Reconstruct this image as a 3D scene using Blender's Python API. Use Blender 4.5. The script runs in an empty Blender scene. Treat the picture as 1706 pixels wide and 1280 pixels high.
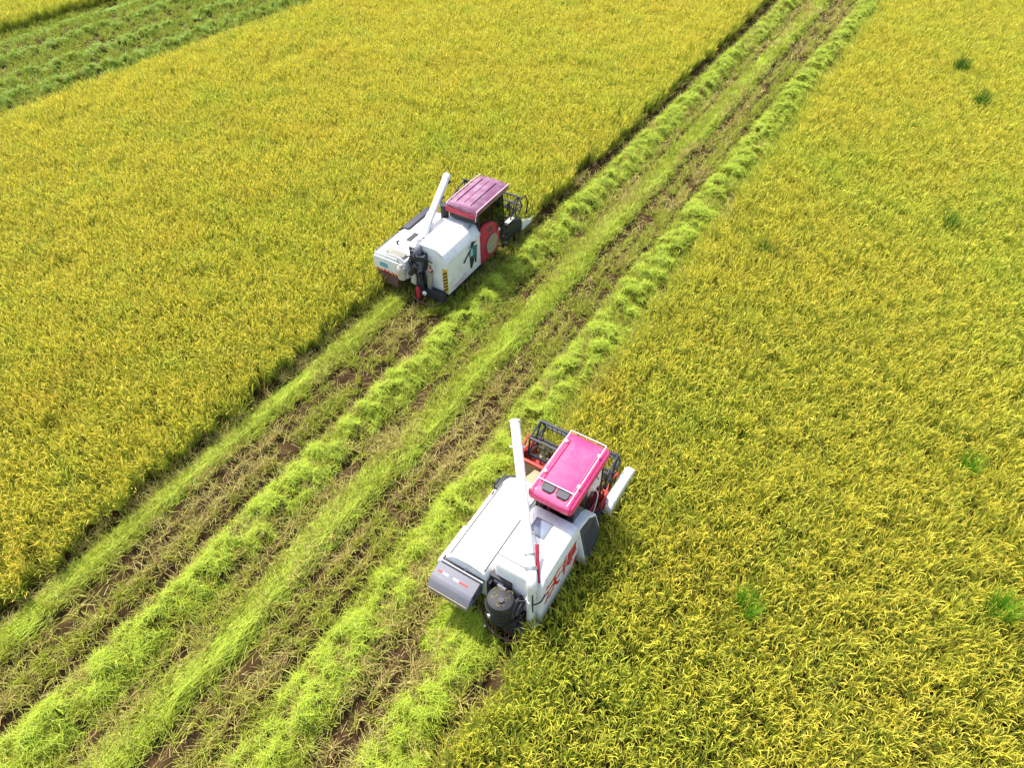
import bpy, bmesh, math, random
import numpy as np
from mathutils import Vector, Matrix, Euler

# ------------------------------------------------------------------ camera, sky, sun, exposure
SC = bpy.context.scene
COL = SC.collection
F_PX, VPX, VPY, PW, PH, CAM_H = 1184.0, 1950.0, -620.0, 1706.0, 1280.0, 15.0
pitch = math.atan2(PH/2 - VPY, F_PX)
yaw = math.atan2(VPX - PW/2, math.hypot(F_PX, PH/2 - VPY))      # the cut strip runs along +Y
cam_d = bpy.data.cameras.new('camera')
cam = bpy.data.objects.new('camera', cam_d); COL.objects.link(cam)
cam_d.sensor_fit = 'HORIZONTAL'; cam_d.sensor_width = 36.0
cam_d.lens = 36.0*F_PX/PW
cam_d.clip_end = 2000
cam.location = (0, 0, CAM_H)
cam.rotation_euler = (math.pi/2 - pitch, 0, yaw)
SC.camera = cam

SUN_EL, SUN_AZ = 60.0, 290.0          # azimuth: clockwise from +Y, where the light comes from
world = bpy.data.worlds.new('World'); SC.world = world; world.use_nodes = True
wn = world.node_tree; wn.nodes.clear()
wo = wn.nodes.new('ShaderNodeOutputWorld'); wb = wn.nodes.new('ShaderNodeBackground')
sky = wn.nodes.new('ShaderNodeTexSky'); sky.sky_type = 'NISHITA'; sky.sun_disc = False
sky.sun_elevation = math.radians(SUN_EL); sky.sun_rotation = math.radians(SUN_AZ)
sky.air_density = 1.0; sky.dust_density = 3.0; sky.ozone_density = 1.0
wb.inputs['Strength'].default_value = 0.15
wn.links.new(sky.outputs[0], wb.inputs[0]); wn.links.new(wb.outputs[0], wo.inputs[0])
sun_d = bpy.data.lights.new('sun', 'SUN'); sun_d.energy = 3.4; sun_d.angle = math.radians(1.5)
sun_d.color = (1.0, 0.955, 0.88)
sun = bpy.data.objects.new('sun', sun_d); COL.objects.link(sun)
a, e = math.radians(SUN_AZ), math.radians(SUN_EL)
sdir = Vector((math.sin(a)*math.cos(e), math.cos(a)*math.cos(e), math.sin(e)))
sun.rotation_euler = sdir.to_track_quat('Z', 'Y').to_euler()
sun.location = (0, 0, 40)
SC.view_settings.view_transform = 'Standard'; SC.view_settings.look = 'None'
SC.view_settings.exposure = 0.98; SC.view_settings.gamma = 1.0
SC.view_settings.use_curve_mapping = False
SC.render.engine = 'CYCLES'
SC.cycles.use_denoising = True
SC.cycles.max_bounces = 5; SC.cycles.diffuse_bounces = 3; SC.cycles.transparent_max_bounces = 12

RNG = np.random.default_rng(11)
random.seed(5)

# ------------------------------------------------------------------ numpy noise
_T = np.random.default_rng(3).random((256, 256))
def vnoise(x, y):
    x = np.asarray(x, float); y = np.asarray(y, float)
    xi = np.floor(x).astype(int); yi = np.floor(y).astype(int)
    fx = x - xi; fy = y - yi
    fx = fx*fx*(3-2*fx); fy = fy*fy*(3-2*fy)
    g = lambda i, j: _T[i & 255, j & 255]
    return (g(xi, yi)*(1-fx)*(1-fy) + g(xi+1, yi)*fx*(1-fy) + g(xi, yi+1)*(1-fx)*fy + g(xi+1, yi+1)*fx*fy)
def fbm(x, y, o=3):
    s = 0; a = .5; t = 0
    for k in range(o):
        s = s + a*vnoise(x*2**k + 17*k, y*2**k + 31*k); t += a; a *= .5
    return s/t
def sstep(a, b, x):
    t = np.clip((x-a)/(b-a), 0, 1); return t*t*(3-2*t)

# ------------------------------------------------------------------ materials
def new_mat(name):
    m = bpy.data.materials.new(name); m.use_nodes = True
    nt = m.node_tree; nt.nodes.clear()
    out = nt.nodes.new('ShaderNodeOutputMaterial')
    return m, nt, out
def paint(name, col, rough=.4, metal=0., spec=.5, dirt_or_sheen=.0, dirt_or_sheen_col=(.2, .15, .09), coat=0., bump=0., scale=3.0):
    m, nt, out = new_mat(name)
    p = nt.nodes.new('ShaderNodeBsdfPrincipled')
    p.inputs['Roughness'].default_value = rough; p.inputs['Metallic'].default_value = metal
    p.inputs['Specular IOR Level'].default_value = spec; p.inputs['Coat Weight'].default_value = coat
    p.inputs['Base Color'].default_value = (*col, 1)
    nt.links.new(p.outputs[0], out.inputs[0])
    if dirt_or_sheen > 0:
        tc = nt.nodes.new('ShaderNodeTexCoord')
        n = nt.nodes.new('ShaderNodeTexNoise'); n.inputs['Scale'].default_value = scale; n.inputs['Detail'].default_value = 8
        n.inputs['Roughness'].default_value = .7
        nt.links.new(tc.outputs['Object'], n.inputs['Vector'])
        r = nt.nodes.new('ShaderNodeMapRange'); r.inputs['From Min'].default_value = .45; r.inputs['From Max'].default_value = .75
        r.inputs['To Max'].default_value = dirt_or_sheen
        nt.links.new(n.outputs[0], r.inputs['Value'])
        mx = nt.nodes.new('ShaderNodeMixRGB'); mx.inputs[1].default_value = (*col, 1); mx.inputs[2].default_value = (*dirt_or_sheen_col, 1)
        nt.links.new(r.outputs[0], mx.inputs[0]); nt.links.new(mx.outputs[0], p.inputs['Base Color'])
        rr = nt.nodes.new('ShaderNodeMapRange'); rr.inputs['To Min'].default_value = rough; rr.inputs['To Max'].default_value = min(1, rough+.3)
        nt.links.new(n.outputs[0], rr.inputs['Value']); nt.links.new(rr.outputs[0], p.inputs['Roughness'])
        if bump > 0:
            b = nt.nodes.new('ShaderNodeBump'); b.inputs['Strength'].default_value = bump; b.inputs['Distance'].default_value = .01
            nt.links.new(n.outputs[0], b.inputs['Height']); nt.links.new(b.outputs[0], p.inputs['Normal'])
    return m
def glass_mat(name, tint, refl=.12):
    m, nt, out = new_mat(name)
    t = nt.nodes.new('ShaderNodeBsdfTransparent'); t.inputs[0].default_value = (*tint, 1)
    g = nt.nodes.new('ShaderNodeBsdfGlossy'); g.inputs['Roughness'].default_value = .03
    f = nt.nodes.new('ShaderNodeFresnel'); f.inputs[0].default_value = 1.22
    x = nt.nodes.new('ShaderNodeMixShader')
    nt.links.new(f.outputs[0], x.inputs[0]); nt.links.new(t.outputs[0], x.inputs[1]); nt.links.new(g.outputs[0], x.inputs[2])
    nt.links.new(x.outputs[0], out.inputs[0])
    return m
def blade_mat(name, transl=.3, vary=.25, patch_cols=None, patch_scale=.12, rough=.6):
    """foliage: the blade's own colour attribute, shifted per plant and by broad patches of riper or greener crop"""
    m, nt, out = new_mat(name)
    at = nt.nodes.new('ShaderNodeAttribute'); at.attribute_name = 'col'; at.attribute_type = 'GEOMETRY'
    oi = nt.nodes.new('ShaderNodeObjectInfo')
    hs = nt.nodes.new('ShaderNodeHueSaturation')
    mr = nt.nodes.new('ShaderNodeMapRange'); mr.inputs['To Min'].default_value = 1-vary; mr.inputs['To Max'].default_value = 1+vary
    nt.links.new(oi.outputs['Random'], mr.inputs['Value']); nt.links.new(mr.outputs[0], hs.inputs['Value'])
    nt.links.new(at.outputs['Color'], hs.inputs['Color'])
    c = hs.outputs[0]
    if patch_cols:
        ge = nt.nodes.new('ShaderNodeNewGeometry')
        for (sc, lo, hi, colr, amt, off) in patch_cols:
            mp = nt.nodes.new('ShaderNodeMapping'); mp.inputs['Location'].default_value = off
            mp.inputs['Scale'].default_value = (sc, sc, 0)
            nt.links.new(ge.outputs['Position'], mp.inputs[0])
            n = nt.nodes.new('ShaderNodeTexNoise'); n.inputs['Scale'].default_value = 1; n.inputs['Detail'].default_value = 4
            nt.links.new(mp.outputs[0], n.inputs['Vector'])
            r = nt.nodes.new('ShaderNodeMapRange'); r.inputs['From Min'].default_value = lo; r.inputs['From Max'].default_value = hi
            r.inputs['To Max'].default_value = amt
            nt.links.new(n.outputs[0], r.inputs['Value'])
            mx = nt.nodes.new('ShaderNodeMixRGB'); mx.blend_type = 'MULTIPLY'; mx.inputs[2].default_value = (*colr, 1)
            nt.links.new(r.outputs[0], mx.inputs[0]); nt.links.new(c, mx.inputs[1]); c = mx.outputs[0]
    p = nt.nodes.new('ShaderNodeBsdfPrincipled'); p.inputs['Roughness'].default_value = rough
    p.inputs['Specular IOR Level'].default_value = .25
    t = nt.nodes.new('ShaderNodeBsdfTranslucent')
    x = nt.nodes.new('ShaderNodeMixShader'); x.inputs[0].default_value = transl
    nt.links.new(c, p.inputs['Base Color']); nt.links.new(c, t.inputs[0])
    nt.links.new(p.outputs[0], x.inputs[1]); nt.links.new(t.outputs[0], x.inputs[2])
    nt.links.new(x.outputs[0], out.inputs[0])
    return m

# ------------------------------------------------------------------ mesh helpers
def box(x0, x1, y0, y1, z0, z1, bev=.0, seg=2):
    bm = bmesh.new()
    bmesh.ops.create_cube(bm, size=1)
    bmesh.ops.scale(bm, vec=(x1-x0, y1-y0, z1-z0), verts=bm.verts)
    bmesh.ops.translate(bm, vec=((x0+x1)/2, (y0+y1)/2, (z0+z1)/2), verts=bm.verts)
    if bev: bmesh.ops.bevel(bm, geom=bm.edges[:], offset=bev, segments=seg, affect='EDGES', profile=.6)
    return bm
def prism(axis, prof, a0, a1, bev=.0, seg=2):
    """prof: outline in the two other axes (x: y,z; y: x,z; z: x,y), swept from a0 to a1"""
    bm = bmesh.new()
    def pt(p, a):
        return {'x': (a, p[0], p[1]), 'y': (p[0], a, p[1]), 'z': (p[0], p[1], a)}[axis]
    A = [bm.verts.new(pt(p, a0)) for p in prof]; B = [bm.verts.new(pt(p, a1)) for p in prof]
    bm.faces.new(A); bm.faces.new(B[::-1])
    n = len(prof)
    for i in range(n): bm.faces.new((A[i], B[i], B[(i+1) % n], A[(i+1) % n]))
    bmesh.ops.recalc_face_normals(bm, faces=bm.faces)
    if bev: bmesh.ops.bevel(bm, geom=bm.edges[:], offset=bev, segments=seg, affect='EDGES', profile=.6)
    return bm
def loft(rings, cap=True):
    bm = bmesh.new()
    R = [[bm.verts.new(p) for p in r] for r in rings]
    n = len(R[0])
    for a, b in zip(R, R[1:]):
        for i in range(n): bm.faces.new((a[i], a[(i+1) % n], b[(i+1) % n], b[i]))
    if cap: bm.faces.new(R[0][::-1]); bm.faces.new(R[-1])
    bmesh.ops.recalc_face_normals(bm, faces=bm.faces)
    return bm
def tube(pts, r, n=10, cap=True):
    pts = [Vector(p) for p in pts]
    rs = r if isinstance(r, (list, tuple)) else [r]*len(pts)
    rings = []; prev = None
    for i, p in enumerate(pts):
        d = (pts[min(i+1, len(pts)-1)] - pts[max(i-1, 0)]).normalized()
        if prev is None:
            u = d.orthogonal().normalized()
        else:
            u = (prev - d*prev.dot(d)).normalized()
        prev = u; v = d.cross(u)
        rings.append([p + (u*math.cos(2*math.pi*k/n) + v*math.sin(2*math.pi*k/n))*rs[i] for k in range(n)])
    return loft(rings, cap)
def smooth_path(pts, k=6):
    P = [Vector(p) for p in pts]; o = []
    for i in range(len(P)-1):
        p0, p1, p2, p3 = P[max(i-1, 0)], P[i], P[i+1], P[min(i+2, len(P)-1)]
        for j in range(k):
            t = j/k
            o.append(.5*((2*p1) + (p2-p0)*t + (2*p0-5*p1+4*p2-p3)*t*t + (3*p1-p0-3*p2+p3)*t**3))
    return o + [P[-1]]
def rounded_rect(x0, x1, y0, y1, r, z, n=5, inset=0.):
    x0 += inset; x1 -= inset; y0 += inset; y1 -= inset; r = max(.005, r-inset*.5)
    o = []
    for (cx, cy, a0) in ((x1-r, y1-r, 0), (x0+r, y1-r, 90), (x0+r, y0+r, 180), (x1-r, y0+r, 270)):
        for k in range(n+1):
            a = math.radians(a0 + 90*k/n); o.append((cx + r*math.cos(a), cy + r*math.sin(a), z(cx + r*math.cos(a), cy + r*math.sin(a)) if callable(z) else z))
    return o
def mesh_of(name, bms, mat):
    if not isinstance(bms, (list, tuple)): bms = [bms]
    me = bpy.data.meshes.new(name)
    if len(bms) == 1: bms[0].to_mesh(me)
    else:
        V = []; Fc = []
        for b in bms:
            b.verts.index_update(); o = len(V)
            V += [tuple(v.co) for v in b.verts]; Fc += [tuple(v.index + o for v in f.verts) for f in b.faces]
        me.from_pydata(V, [], Fc)
    for b in bms: b.free()
    me.materials.append(mat)
    for p in me.polygons: p.use_smooth = True
    me.set_sharp_from_angle(angle=math.radians(32))
    return me
def part(name, bms, mat, parent, label=None, loc=None, rot=None):
    o = bpy.data.objects.new(name, mesh_of(name, bms, mat)); COL.objects.link(o)
    o.parent = parent
    if loc: o.location = loc
    if rot: o.rotation_euler = rot
    if label: o['label'] = label
    return o
def share(src, name, parent, loc, rot=(0, 0, 0)):
    o = src.copy(); o.name = name; COL.objects.link(o); o.parent = parent; o.location = loc; o.rotation_euler = rot
    return o
def tag(o, label, cat=None, group=None, kind=None):
    o['label'] = label
    if cat: o['category'] = cat
    if group: o['group'] = group
    if kind: o['kind'] = kind
    return o

# ------------------------------------------------------------------ layout of the field (metres; strip along Y)
N_O = Vector((-4.25, 5.2, 0)); F_O = Vector((-12.3, 13.3, 0))      # rear ends of the two machines
CUT_N, CUT_F = N_O.y + 4.75, F_O.y + 5.0                               # where the cutter bars stand
def left_edge(y):   # standing crop to the left of the strip ends here
    return np.where(y < CUT_F, -13.28, -11.25) + .30*(fbm(y*1.3, 3.3) - .5) + .04*np.sin(y*2.1)
def right_edge(y):
    return np.where(y < CUT_N, -3.12, -5.3) + .28*(fbm(y*1.2, 8.1) - .5) + .05*np.sin(y*1.7+1)
TLK = .115
def tl_near(y): return -34.3 + TLK*(y-14) + .25*(fbm(y*.6, 21.) - .5)
def tl_far(y): return -44.2 + TLK*(y-20) + .3*(fbm(y*.5, 27.) - .5)
# view footprint plus a margin of several metres
POLY = [(-57, 20), (-50, 30), (6, 64), (12, 58), (11.5, 5), (-9, -8), (-14, -8)]
def inside(x, y):
    r = np.zeros(x.shape, bool); n = len(POLY)
    for i in range(n):
        (x1, y1), (x2, y2) = POLY[i], POLY[(i+1) % n]
        c = ((y1 > y) != (y2 > y)) & (x < (x2-x1)*(y-y1)/(y2-y1+1e-9) + x1)
        r ^= c
    return r
def jgrid(x0, x1, y0, y1, s, jit=.42):
    gx, gy = np.meshgrid(np.arange(x0, x1, s), np.arange(y0, y1, s))
    gx = gx.ravel() + RNG.uniform(-jit, jit, gx.size)*s; gy = gy.ravel() + RNG.uniform(-jit, jit, gy.size)*s
    return gx, gy

# ruts pressed by the crawlers: (x, half width, depth, y from, y to)
RUTS = [(-13.08, .10, .06, -9, 13), (-12.15, .13, .08, -9, 14.6), (-11.75, .12, .08, -9, 14.6), (-10.95, .20, .09, -9, 13.0), (-10.98, .22, .08, 19, 66), (-9.66, .15, .08, -9, 66), (-9.28, .07, .07, -9, 66), (-8.12, .20, .10, -9, 66),
        (-7.62, .10, .08, -9, 66), (-7.02, .12, .08, -9, 66), (-5.42, .13, .09, -9, 6.2), (-5.0, .12, .08, -9, 6.2), (-3.42, .17, .09, -9, 6.2), (-5.75, .10, .07, 10, 66)]
def rut(x, y):
    d = 0
    for (c, w, dep, y0, y1) in RUTS:
        cc = c + .20*(fbm(y*.35, c*3.) - .5)
        d = np.maximum(d, dep/.08*np.exp(-((x-cc)/w)**2)*((y > y0) & (y < y1))*(.55 + .9*fbm(y*.8, c*7.)))
    return np.clip(d, 0, 1.2)
def ground_z(x, y):
    x = np.asarray(x, float); y = np.asarray(y, float)
    strip = ((x > -13.4) & (x < -3))
    return strip*(-.11*rut(x, y) + .035*(fbm(x*1.7, y*1.7) - .5))

# ------------------------------------------------------------------ ground: one sheet, ruts pressed into the strip
def soil_mat():
    m, nt, out = new_mat('soil')
    p = nt.nodes.new('ShaderNodeBsdfPrincipled'); p.inputs['Roughness'].default_value = .9; p.inputs['Specular IOR Level'].default_value = .12
    g = nt.nodes.new('ShaderNodeNewGeometry')
    n1 = nt.nodes.new('ShaderNodeTexNoise'); n1.inputs['Scale'].default_value = 2.2; n1.inputs['Detail'].default_value = 9; n1.inputs['Roughness'].default_value = .65
    n2 = nt.nodes.new('ShaderNodeTexNoise'); n2.inputs['Scale'].default_value = 26; n2.inputs['Detail'].default_value = 6
    for n in (n1, n2): nt.links.new(g.outputs['Position'], n.inputs['Vector'])
    cr = nt.nodes.new('ShaderNodeValToRGB'); el = cr.color_ramp.elements
    el[0].position = .3; el[0].color = (.022, .013, .005, 1); el[1].position = .72; el[1].color = (.090, .052, .021, 1)
    k = el.new(.5); k.color = (.048, .028, .011, 1)
    mx = nt.nodes.new('ShaderNodeMixRGB'); mx.inputs[0].default_value = .35
    nt.links.new(n1.outputs[0], mx.inputs[1]); nt.links.new(n2.outputs[0], mx.inputs[2]); nt.links.new(mx.outputs[0], cr.inputs[0])
    nt.links.new(cr.outputs[0], p.inputs['Base Color'])
    b = nt.nodes.new('ShaderNodeBump'); b.inputs['Strength'].default_value = .8; b.inputs['Distance'].default_value = .04
    nt.links.new(mx.outputs[0], b.inputs['Height']); nt.links.new(b.outputs[0], p.inputs['Normal'])
    nt.links.new(p.outputs[0], out.inputs[0])
    return m
def grid_mesh(name, xs, ys, zf, mat):
    X, Y = np.meshgrid(xs, ys); Z = zf(X, Y)
    V = np.stack([X, Y, Z], -1).reshape(-1, 3)
    nx, ny = len(xs), len(ys)
    i = (np.arange(ny-1)[:, None]*nx + np.arange(nx-1)[None]).ravel()
    Fq = np.stack([i, i+1, i+nx+1, i+nx], -1)
    me = bpy.data.meshes.new(name); me.from_pydata(V.tolist(), [], Fq.tolist())
    me.materials.append(mat)
    me.polygons.foreach_set('use_smooth', [True]*len(me.polygons))
    return me
xs = np.concatenate([[-600, -200, -80], np.arange(-56, -13.6, 4.), np.arange(-13.5, -2.9, .09), [-1, 4, 12, 30, 100, 400]])
ys = np.concatenate([[-400, -100, -30], np.arange(-9, 66, .16), [80, 150, 400, 900]])
ground = bpy.data.objects.new('ground', grid_mesh('ground', xs, ys, ground_z, soil_mat())); COL.objects.link(ground)
tag(ground, 'bare brown paddy soil showing between the stubble and in the crawler ruts', kind='structure')

# ------------------------------------------------------------------ plants: ribbons with their own colour
U = random.uniform
def blades(base, az, el, bend, length, w, c0, c1, seg=3, roll=0., taper=.3, fat=None):
    """n ribbons at once: arrays of base points, headings, elevations, bends ... -> (verts, faces, colours)"""
    n = len(base); az, el, bend, length, w, roll = [np.broadcast_to(np.asarray(v, float), (n,)) for v in (az, el, bend, length, w, roll)]
    p = np.array(base, float); V = np.zeros((n, seg+1, 2, 3)); C = np.zeros((n, seg+1, 2, 3))
    side = np.stack([-np.sin(az), np.cos(az), 0*az], -1)
    for k in range(seg+1):
        t = k/seg; ww = w*(fat[k] if fat else 1-(1-taper)*t)
        an = el - bend*t
        d = np.stack([np.cos(az)*np.cos(an), np.sin(az)*np.cos(an), np.sin(an)], -1)
        nm = np.cross(side, d); sd = side*np.cos(roll)[:, None] + nm*np.sin(roll)[:, None]
        V[:, k, 0] = p - sd*(ww/2)[:, None]; V[:, k, 1] = p + sd*(ww/2)[:, None]
        C[:, k] = (c0 + (c1-c0)*t)[:, None]
        if k < seg: p = p + d*(length/seg)[:, None]
    o = (np.arange(n)*(seg+1)*2)[:, None]; kk = np.arange(seg)[None]*2
    F = np.stack([o+kk, o+kk+1, o+kk+3, o+kk+2], -1).reshape(-1, 4)
    return V.reshape(-1, 3), F, np.clip(C.reshape(-1, 3), 0, 1), p
def blade_mesh(name, parts, mat, extra=None):
    V = []; F = []; C = []; o = 0
    for (v, f, c, *_) in parts:
        V.append(v); F.append(f+o); C.append(c); o += len(v)
    V = np.concatenate(V); F = np.concatenate(F); C = np.concatenate(C)
    me = bpy.data.meshes.new(name)
    me.vertices.add(len(V)); me.vertices.foreach_set('co', V.astype(np.float32).ravel())
    me.loops.add(F.size); me.loops.foreach_set('vertex_index', F.astype(np.int32).ravel())
    me.polygons.add(len(F)); me.polygons.foreach_set('loop_start', np.arange(0, F.size, 4, dtype=np.int32))
    me.polygons.foreach_set('use_smooth', np.ones(len(F), bool))
    ca = me.color_attributes.new('col', 'FLOAT_COLOR', 'POINT')
    ca.data.foreach_set('color', np.concatenate([C, np.ones((len(C), 1))], 1).astype(np.float32).ravel())
    me.materials.append(mat); me.update(calc_edges=True); me.validate()
    return me
def R(a, b, n): return RNG.uniform(a, b, n)
def pick(cols, n, p=None): return np.array(cols)[RNG.choice(len(cols), n, p=p)]
def vary(c, a): n = len(c); return c*(1+RNG.uniform(-a, a, (n, 1)))*(1+RNG.uniform(-a*.3, a*.3, (n, 3)))
def lerp(a, b, t): return a + (b-a)*np.asarray(t)[..., None]
D2R = math.pi/180
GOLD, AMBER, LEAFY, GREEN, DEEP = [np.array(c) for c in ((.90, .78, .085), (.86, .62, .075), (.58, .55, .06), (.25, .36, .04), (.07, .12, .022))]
LIME, LIME2, STRAWY = [np.array(c) for c in ((.50, .60, .045), (.36, .50, .032), (.60, .60, .13))]
TAN, BROWN, OLIVE = [np.array(c) for c in ((.58, .48, .16), (.27, .16, .07), (.50, .49, .08))]

def rice_blades(hx, hy, hz, green, leafy=1.6, low=.5):
    """hills at hx, hy: stems, drooping ears and leaves; hz scales the height, green 0..1 the ripeness"""
    nh = len(hx); T = 15; n = nh*T
    X, Y, Z, G = [np.repeat(v, T) for v in (hx, hy, hz, green)]
    a = R(0, 6.283, n); r = R(.005, .055, n)
    base = np.stack([X+r*np.cos(a), Y+r*np.sin(a), 0*X], -1)
    az = a + R(-.6, .6, n); el = R(73, 89, n)*D2R
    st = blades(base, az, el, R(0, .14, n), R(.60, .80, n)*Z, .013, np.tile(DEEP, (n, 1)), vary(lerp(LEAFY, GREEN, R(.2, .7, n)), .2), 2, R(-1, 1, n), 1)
    top = st[3]
    gc = vary(lerp(lerp(GOLD, AMBER, R(0, .5, n)), LEAFY, np.clip(R(-.1, .4, n)+G*.8, 0, 1)), .22)
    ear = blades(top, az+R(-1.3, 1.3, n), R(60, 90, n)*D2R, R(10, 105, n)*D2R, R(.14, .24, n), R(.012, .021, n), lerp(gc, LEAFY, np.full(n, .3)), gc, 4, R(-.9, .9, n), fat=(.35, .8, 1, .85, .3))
    m = int(n*leafy); j = RNG.integers(0, n, m)
    h = R(low, .95, m); b2 = base[j] + (top[j]-base[j])*h[:, None]
    lc = vary(lerp(LEAFY, GREEN, np.clip(R(-.2, .75, m)+G[j]*.5, 0, 1)), .25)
    dry = RNG.random(m) < .2; lc[dry] = vary(np.tile(np.array((.60, .47, .11)), (dry.sum(), 1)), .2)
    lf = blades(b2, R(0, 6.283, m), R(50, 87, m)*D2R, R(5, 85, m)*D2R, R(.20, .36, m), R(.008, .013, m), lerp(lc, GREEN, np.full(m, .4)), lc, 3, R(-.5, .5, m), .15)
    return [st, ear, lf]
RICE_L = blade_mat('ripe_rice', .40, .03, [(.10, .5, .75, (.82, .98, .8), .8, (3, 1, 0)), (.55, .52, .75, (.80, .97, 1), .7, (9, 4, 0)), (.3, .55, .75, (1.0, .86, .9), .6, (1, 7, 0))])
RICE_R = blade_mat('ripening_rice', .40, .03, [(.13, .45, .75, (.80, .98, .9), .75, (5, 2, 0)), (.6, .52, .78, (.78, .95, 1), .6, (2, 8, 0)), (.3, .55, .75, (1.0, .88, .95), .5, (1, 3, 0))])
STRAW = blade_mat('fresh_straw', .30, .0)
STUB = blade_mat('stubble', .25, .0)
S, PN = .198, 5                      # hill spacing, hills along the side of one patch
def source_set(name, meshes):
    c = bpy.data.collections.new(name)
    for i, me in enumerate(meshes):
        c.objects.link(bpy.data.objects.new('%s_%02d' % (name, i), me))
    return c
SRC = {}
for key, mt, gb in (('rice_l', RICE_L, 0.), ('rice_r', RICE_R, .11)):
    ms = []
    for k in range(12):              # 0-7 patches of 5 x 5 hills, 8-11 single hills for the cut edges
        q = np.arange(PN)-(PN-1)/2
        hx, hy = [v.ravel()*S for v in np.meshgrid(q, q)] if k < 8 else (np.zeros(1), np.zeros(1))
        if k < 8: hx = hx + R(-.46, .46, hx.size)*S; hy = hy + R(-.46, .46, hy.size)*S
        hz = np.clip(RNG.normal(1, .10, hx.size), .72, 1.18)
        if k < 8: hz[RNG.random(hx.size) < .13] *= .5
        g = np.where(RNG.random(hx.size) < .16, R(.3, 1, hx.size), R(0, .25, hx.size)) + gb
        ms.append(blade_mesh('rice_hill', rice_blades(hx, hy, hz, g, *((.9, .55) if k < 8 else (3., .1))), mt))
    SRC[key] = source_set(key, ms)

def scatter_group(coll):
    ng = bpy.data.node_groups.new('scatter_'+coll.name, 'GeometryNodeTree')
    ng.interface.new_socket('Geometry', in_out='INPUT', socket_type='NodeSocketGeometry')
    ng.interface.new_socket('Geometry', in_out='OUTPUT', socket_type='NodeSocketGeometry')
    nd = ng.nodes; gi = nd.new('NodeGroupInput'); go = nd.new('NodeGroupOutput')
    ci = nd.new('GeometryNodeCollectionInfo'); ci.inputs['Collection'].default_value = coll
    ci.inputs['Separate Children'].default_value = True; ci.inputs['Reset Children'].default_value = True
    ip = nd.new('GeometryNodeInstanceOnPoints'); ip.inputs['Pick Instance'].default_value = True
    def na(nm, ty):
        a = nd.new('GeometryNodeInputNamedAttribute'); a.data_type = ty; a.inputs['Name'].default_value = nm; return a.outputs['Attribute']
    ng.links.new(gi.outputs[0], ip.inputs['Points']); ng.links.new(ci.outputs[0], ip.inputs['Instance'])
    ng.links.new(na('idx', 'INT'), ip.inputs['Instance Index'])
    e2r = nd.new('FunctionNodeEulerToRotation'); ng.links.new(na('rot', 'FLOAT_VECTOR'), e2r.inputs[0])
    ng.links.new(e2r.outputs[0], ip.inputs['Rotation']); ng.links.new(na('scl', 'FLOAT_VECTOR'), ip.inputs['Scale'])
    ng.links.new(ip.outputs[0], go.inputs[0])
    return ng
GROUPS = {k: scatter_group(c) for k, c in SRC.items()}

# ------------------------------------------------------------------ standing rice
WEEDS = [(-.27, 40.13, 1.25, 'd'), (1.11, 36.64, 1.0, 'd'), (.49, 8.44, .62, 'b'), (5.08, 11.29, .75, 'b'), (-3.41, 21.08, .42, 'm'), (1.6, 26.05, .40, 'm'), (3.89, 15.03, .38, 'b')]
def clear(x, y, extra=0.):
    m = np.ones(x.shape, bool)
    for (wx, wy, s_, k_) in WEEDS: m &= np.hypot(x-wx, y-wy) > .26*s_ + extra
    # thin spots where a hill failed
    return m
def rice(name, key, mask, label):
    W = S*PN
    px, py = [v.ravel() for v in np.meshgrid(np.arange(-58, 13, W), np.arange(-9, 66, W))]
    ok = inside(px, py); px, py = px[ok], py[ok]
    full = clear(px, py, W*.75); anyin = np.zeros(px.shape, bool)
    for dx in (-.55, 0, .55):
        for dy in (-.55, 0, .55):
            m = mask(px+dx*W, py+dy*W); full &= m; anyin |= m
    full &= RNG.random(px.size) > .10          # some patches are laid hill by hill, with gaps
    q = np.arange(PN)-(PN-1)/2; ox, oy = [v.ravel()*S for v in np.meshgrid(q, q)]
    part_ = anyin & ~full
    hx = (px[part_][:, None] + ox).ravel(); hy = (py[part_][:, None] + oy).ravel()
    hx = hx + R(-.45, .45, hx.size)*S; hy = hy + R(-.45, .45, hy.size)*S
    ok = mask(hx, hy) & clear(hx, hy) & (RNG.random(hx.size) > .04); hx, hy = hx[ok], hy[ok]
    x = np.concatenate([px[full], hx]); y = np.concatenate([py[full], hy]); n = len(x); nf = int(full.sum())
    idx = np.concatenate([RNG.integers(0, 8, nf), RNG.integers(8, 12, len(hx))])
    rz = np.concatenate([RNG.integers(0, 4, nf)*math.pi/2, R(0, 6.283, len(hx))])
    tl = np.where(np.arange(n) < nf, 0., 1.)
    rot = np.stack([tl*RNG.normal(0, .13, n), tl*RNG.normal(0, .13, n), rz], -1)
    tall = .97 + .12*(fbm(x*.25, y*.25) - .5)*2
    scl = np.stack([np.ones(n), np.ones(n), tall], -1)
    me = bpy.data.meshes.new(name); me.from_pydata(np.stack([x, y, 0*x], -1).tolist(), [], [])
    me.attributes.new('rot', 'FLOAT_VECTOR', 'POINT').data.foreach_set('vector', rot.astype(np.float32).ravel())
    me.attributes.new('scl', 'FLOAT_VECTOR', 'POINT').data.foreach_set('vector', scl.astype(np.float32).ravel())
    me.attributes.new('idx', 'INT', 'POINT').data.foreach_set('value', idx.astype(np.int32))
    o = bpy.data.objects.new(name, me); COL.objects.link(o)
    o.modifiers.new('scatter', 'NODES').node_group = GROUPS[key]
    return tag(o, label, 'rice', kind='stuff')
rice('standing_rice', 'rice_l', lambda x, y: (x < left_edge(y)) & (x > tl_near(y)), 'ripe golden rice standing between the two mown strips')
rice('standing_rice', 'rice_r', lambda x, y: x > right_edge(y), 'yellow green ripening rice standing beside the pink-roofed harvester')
rice('standing_rice', 'rice_l', lambda x, y: x < tl_far(y), 'golden rice standing beyond the far mown strip')

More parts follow.
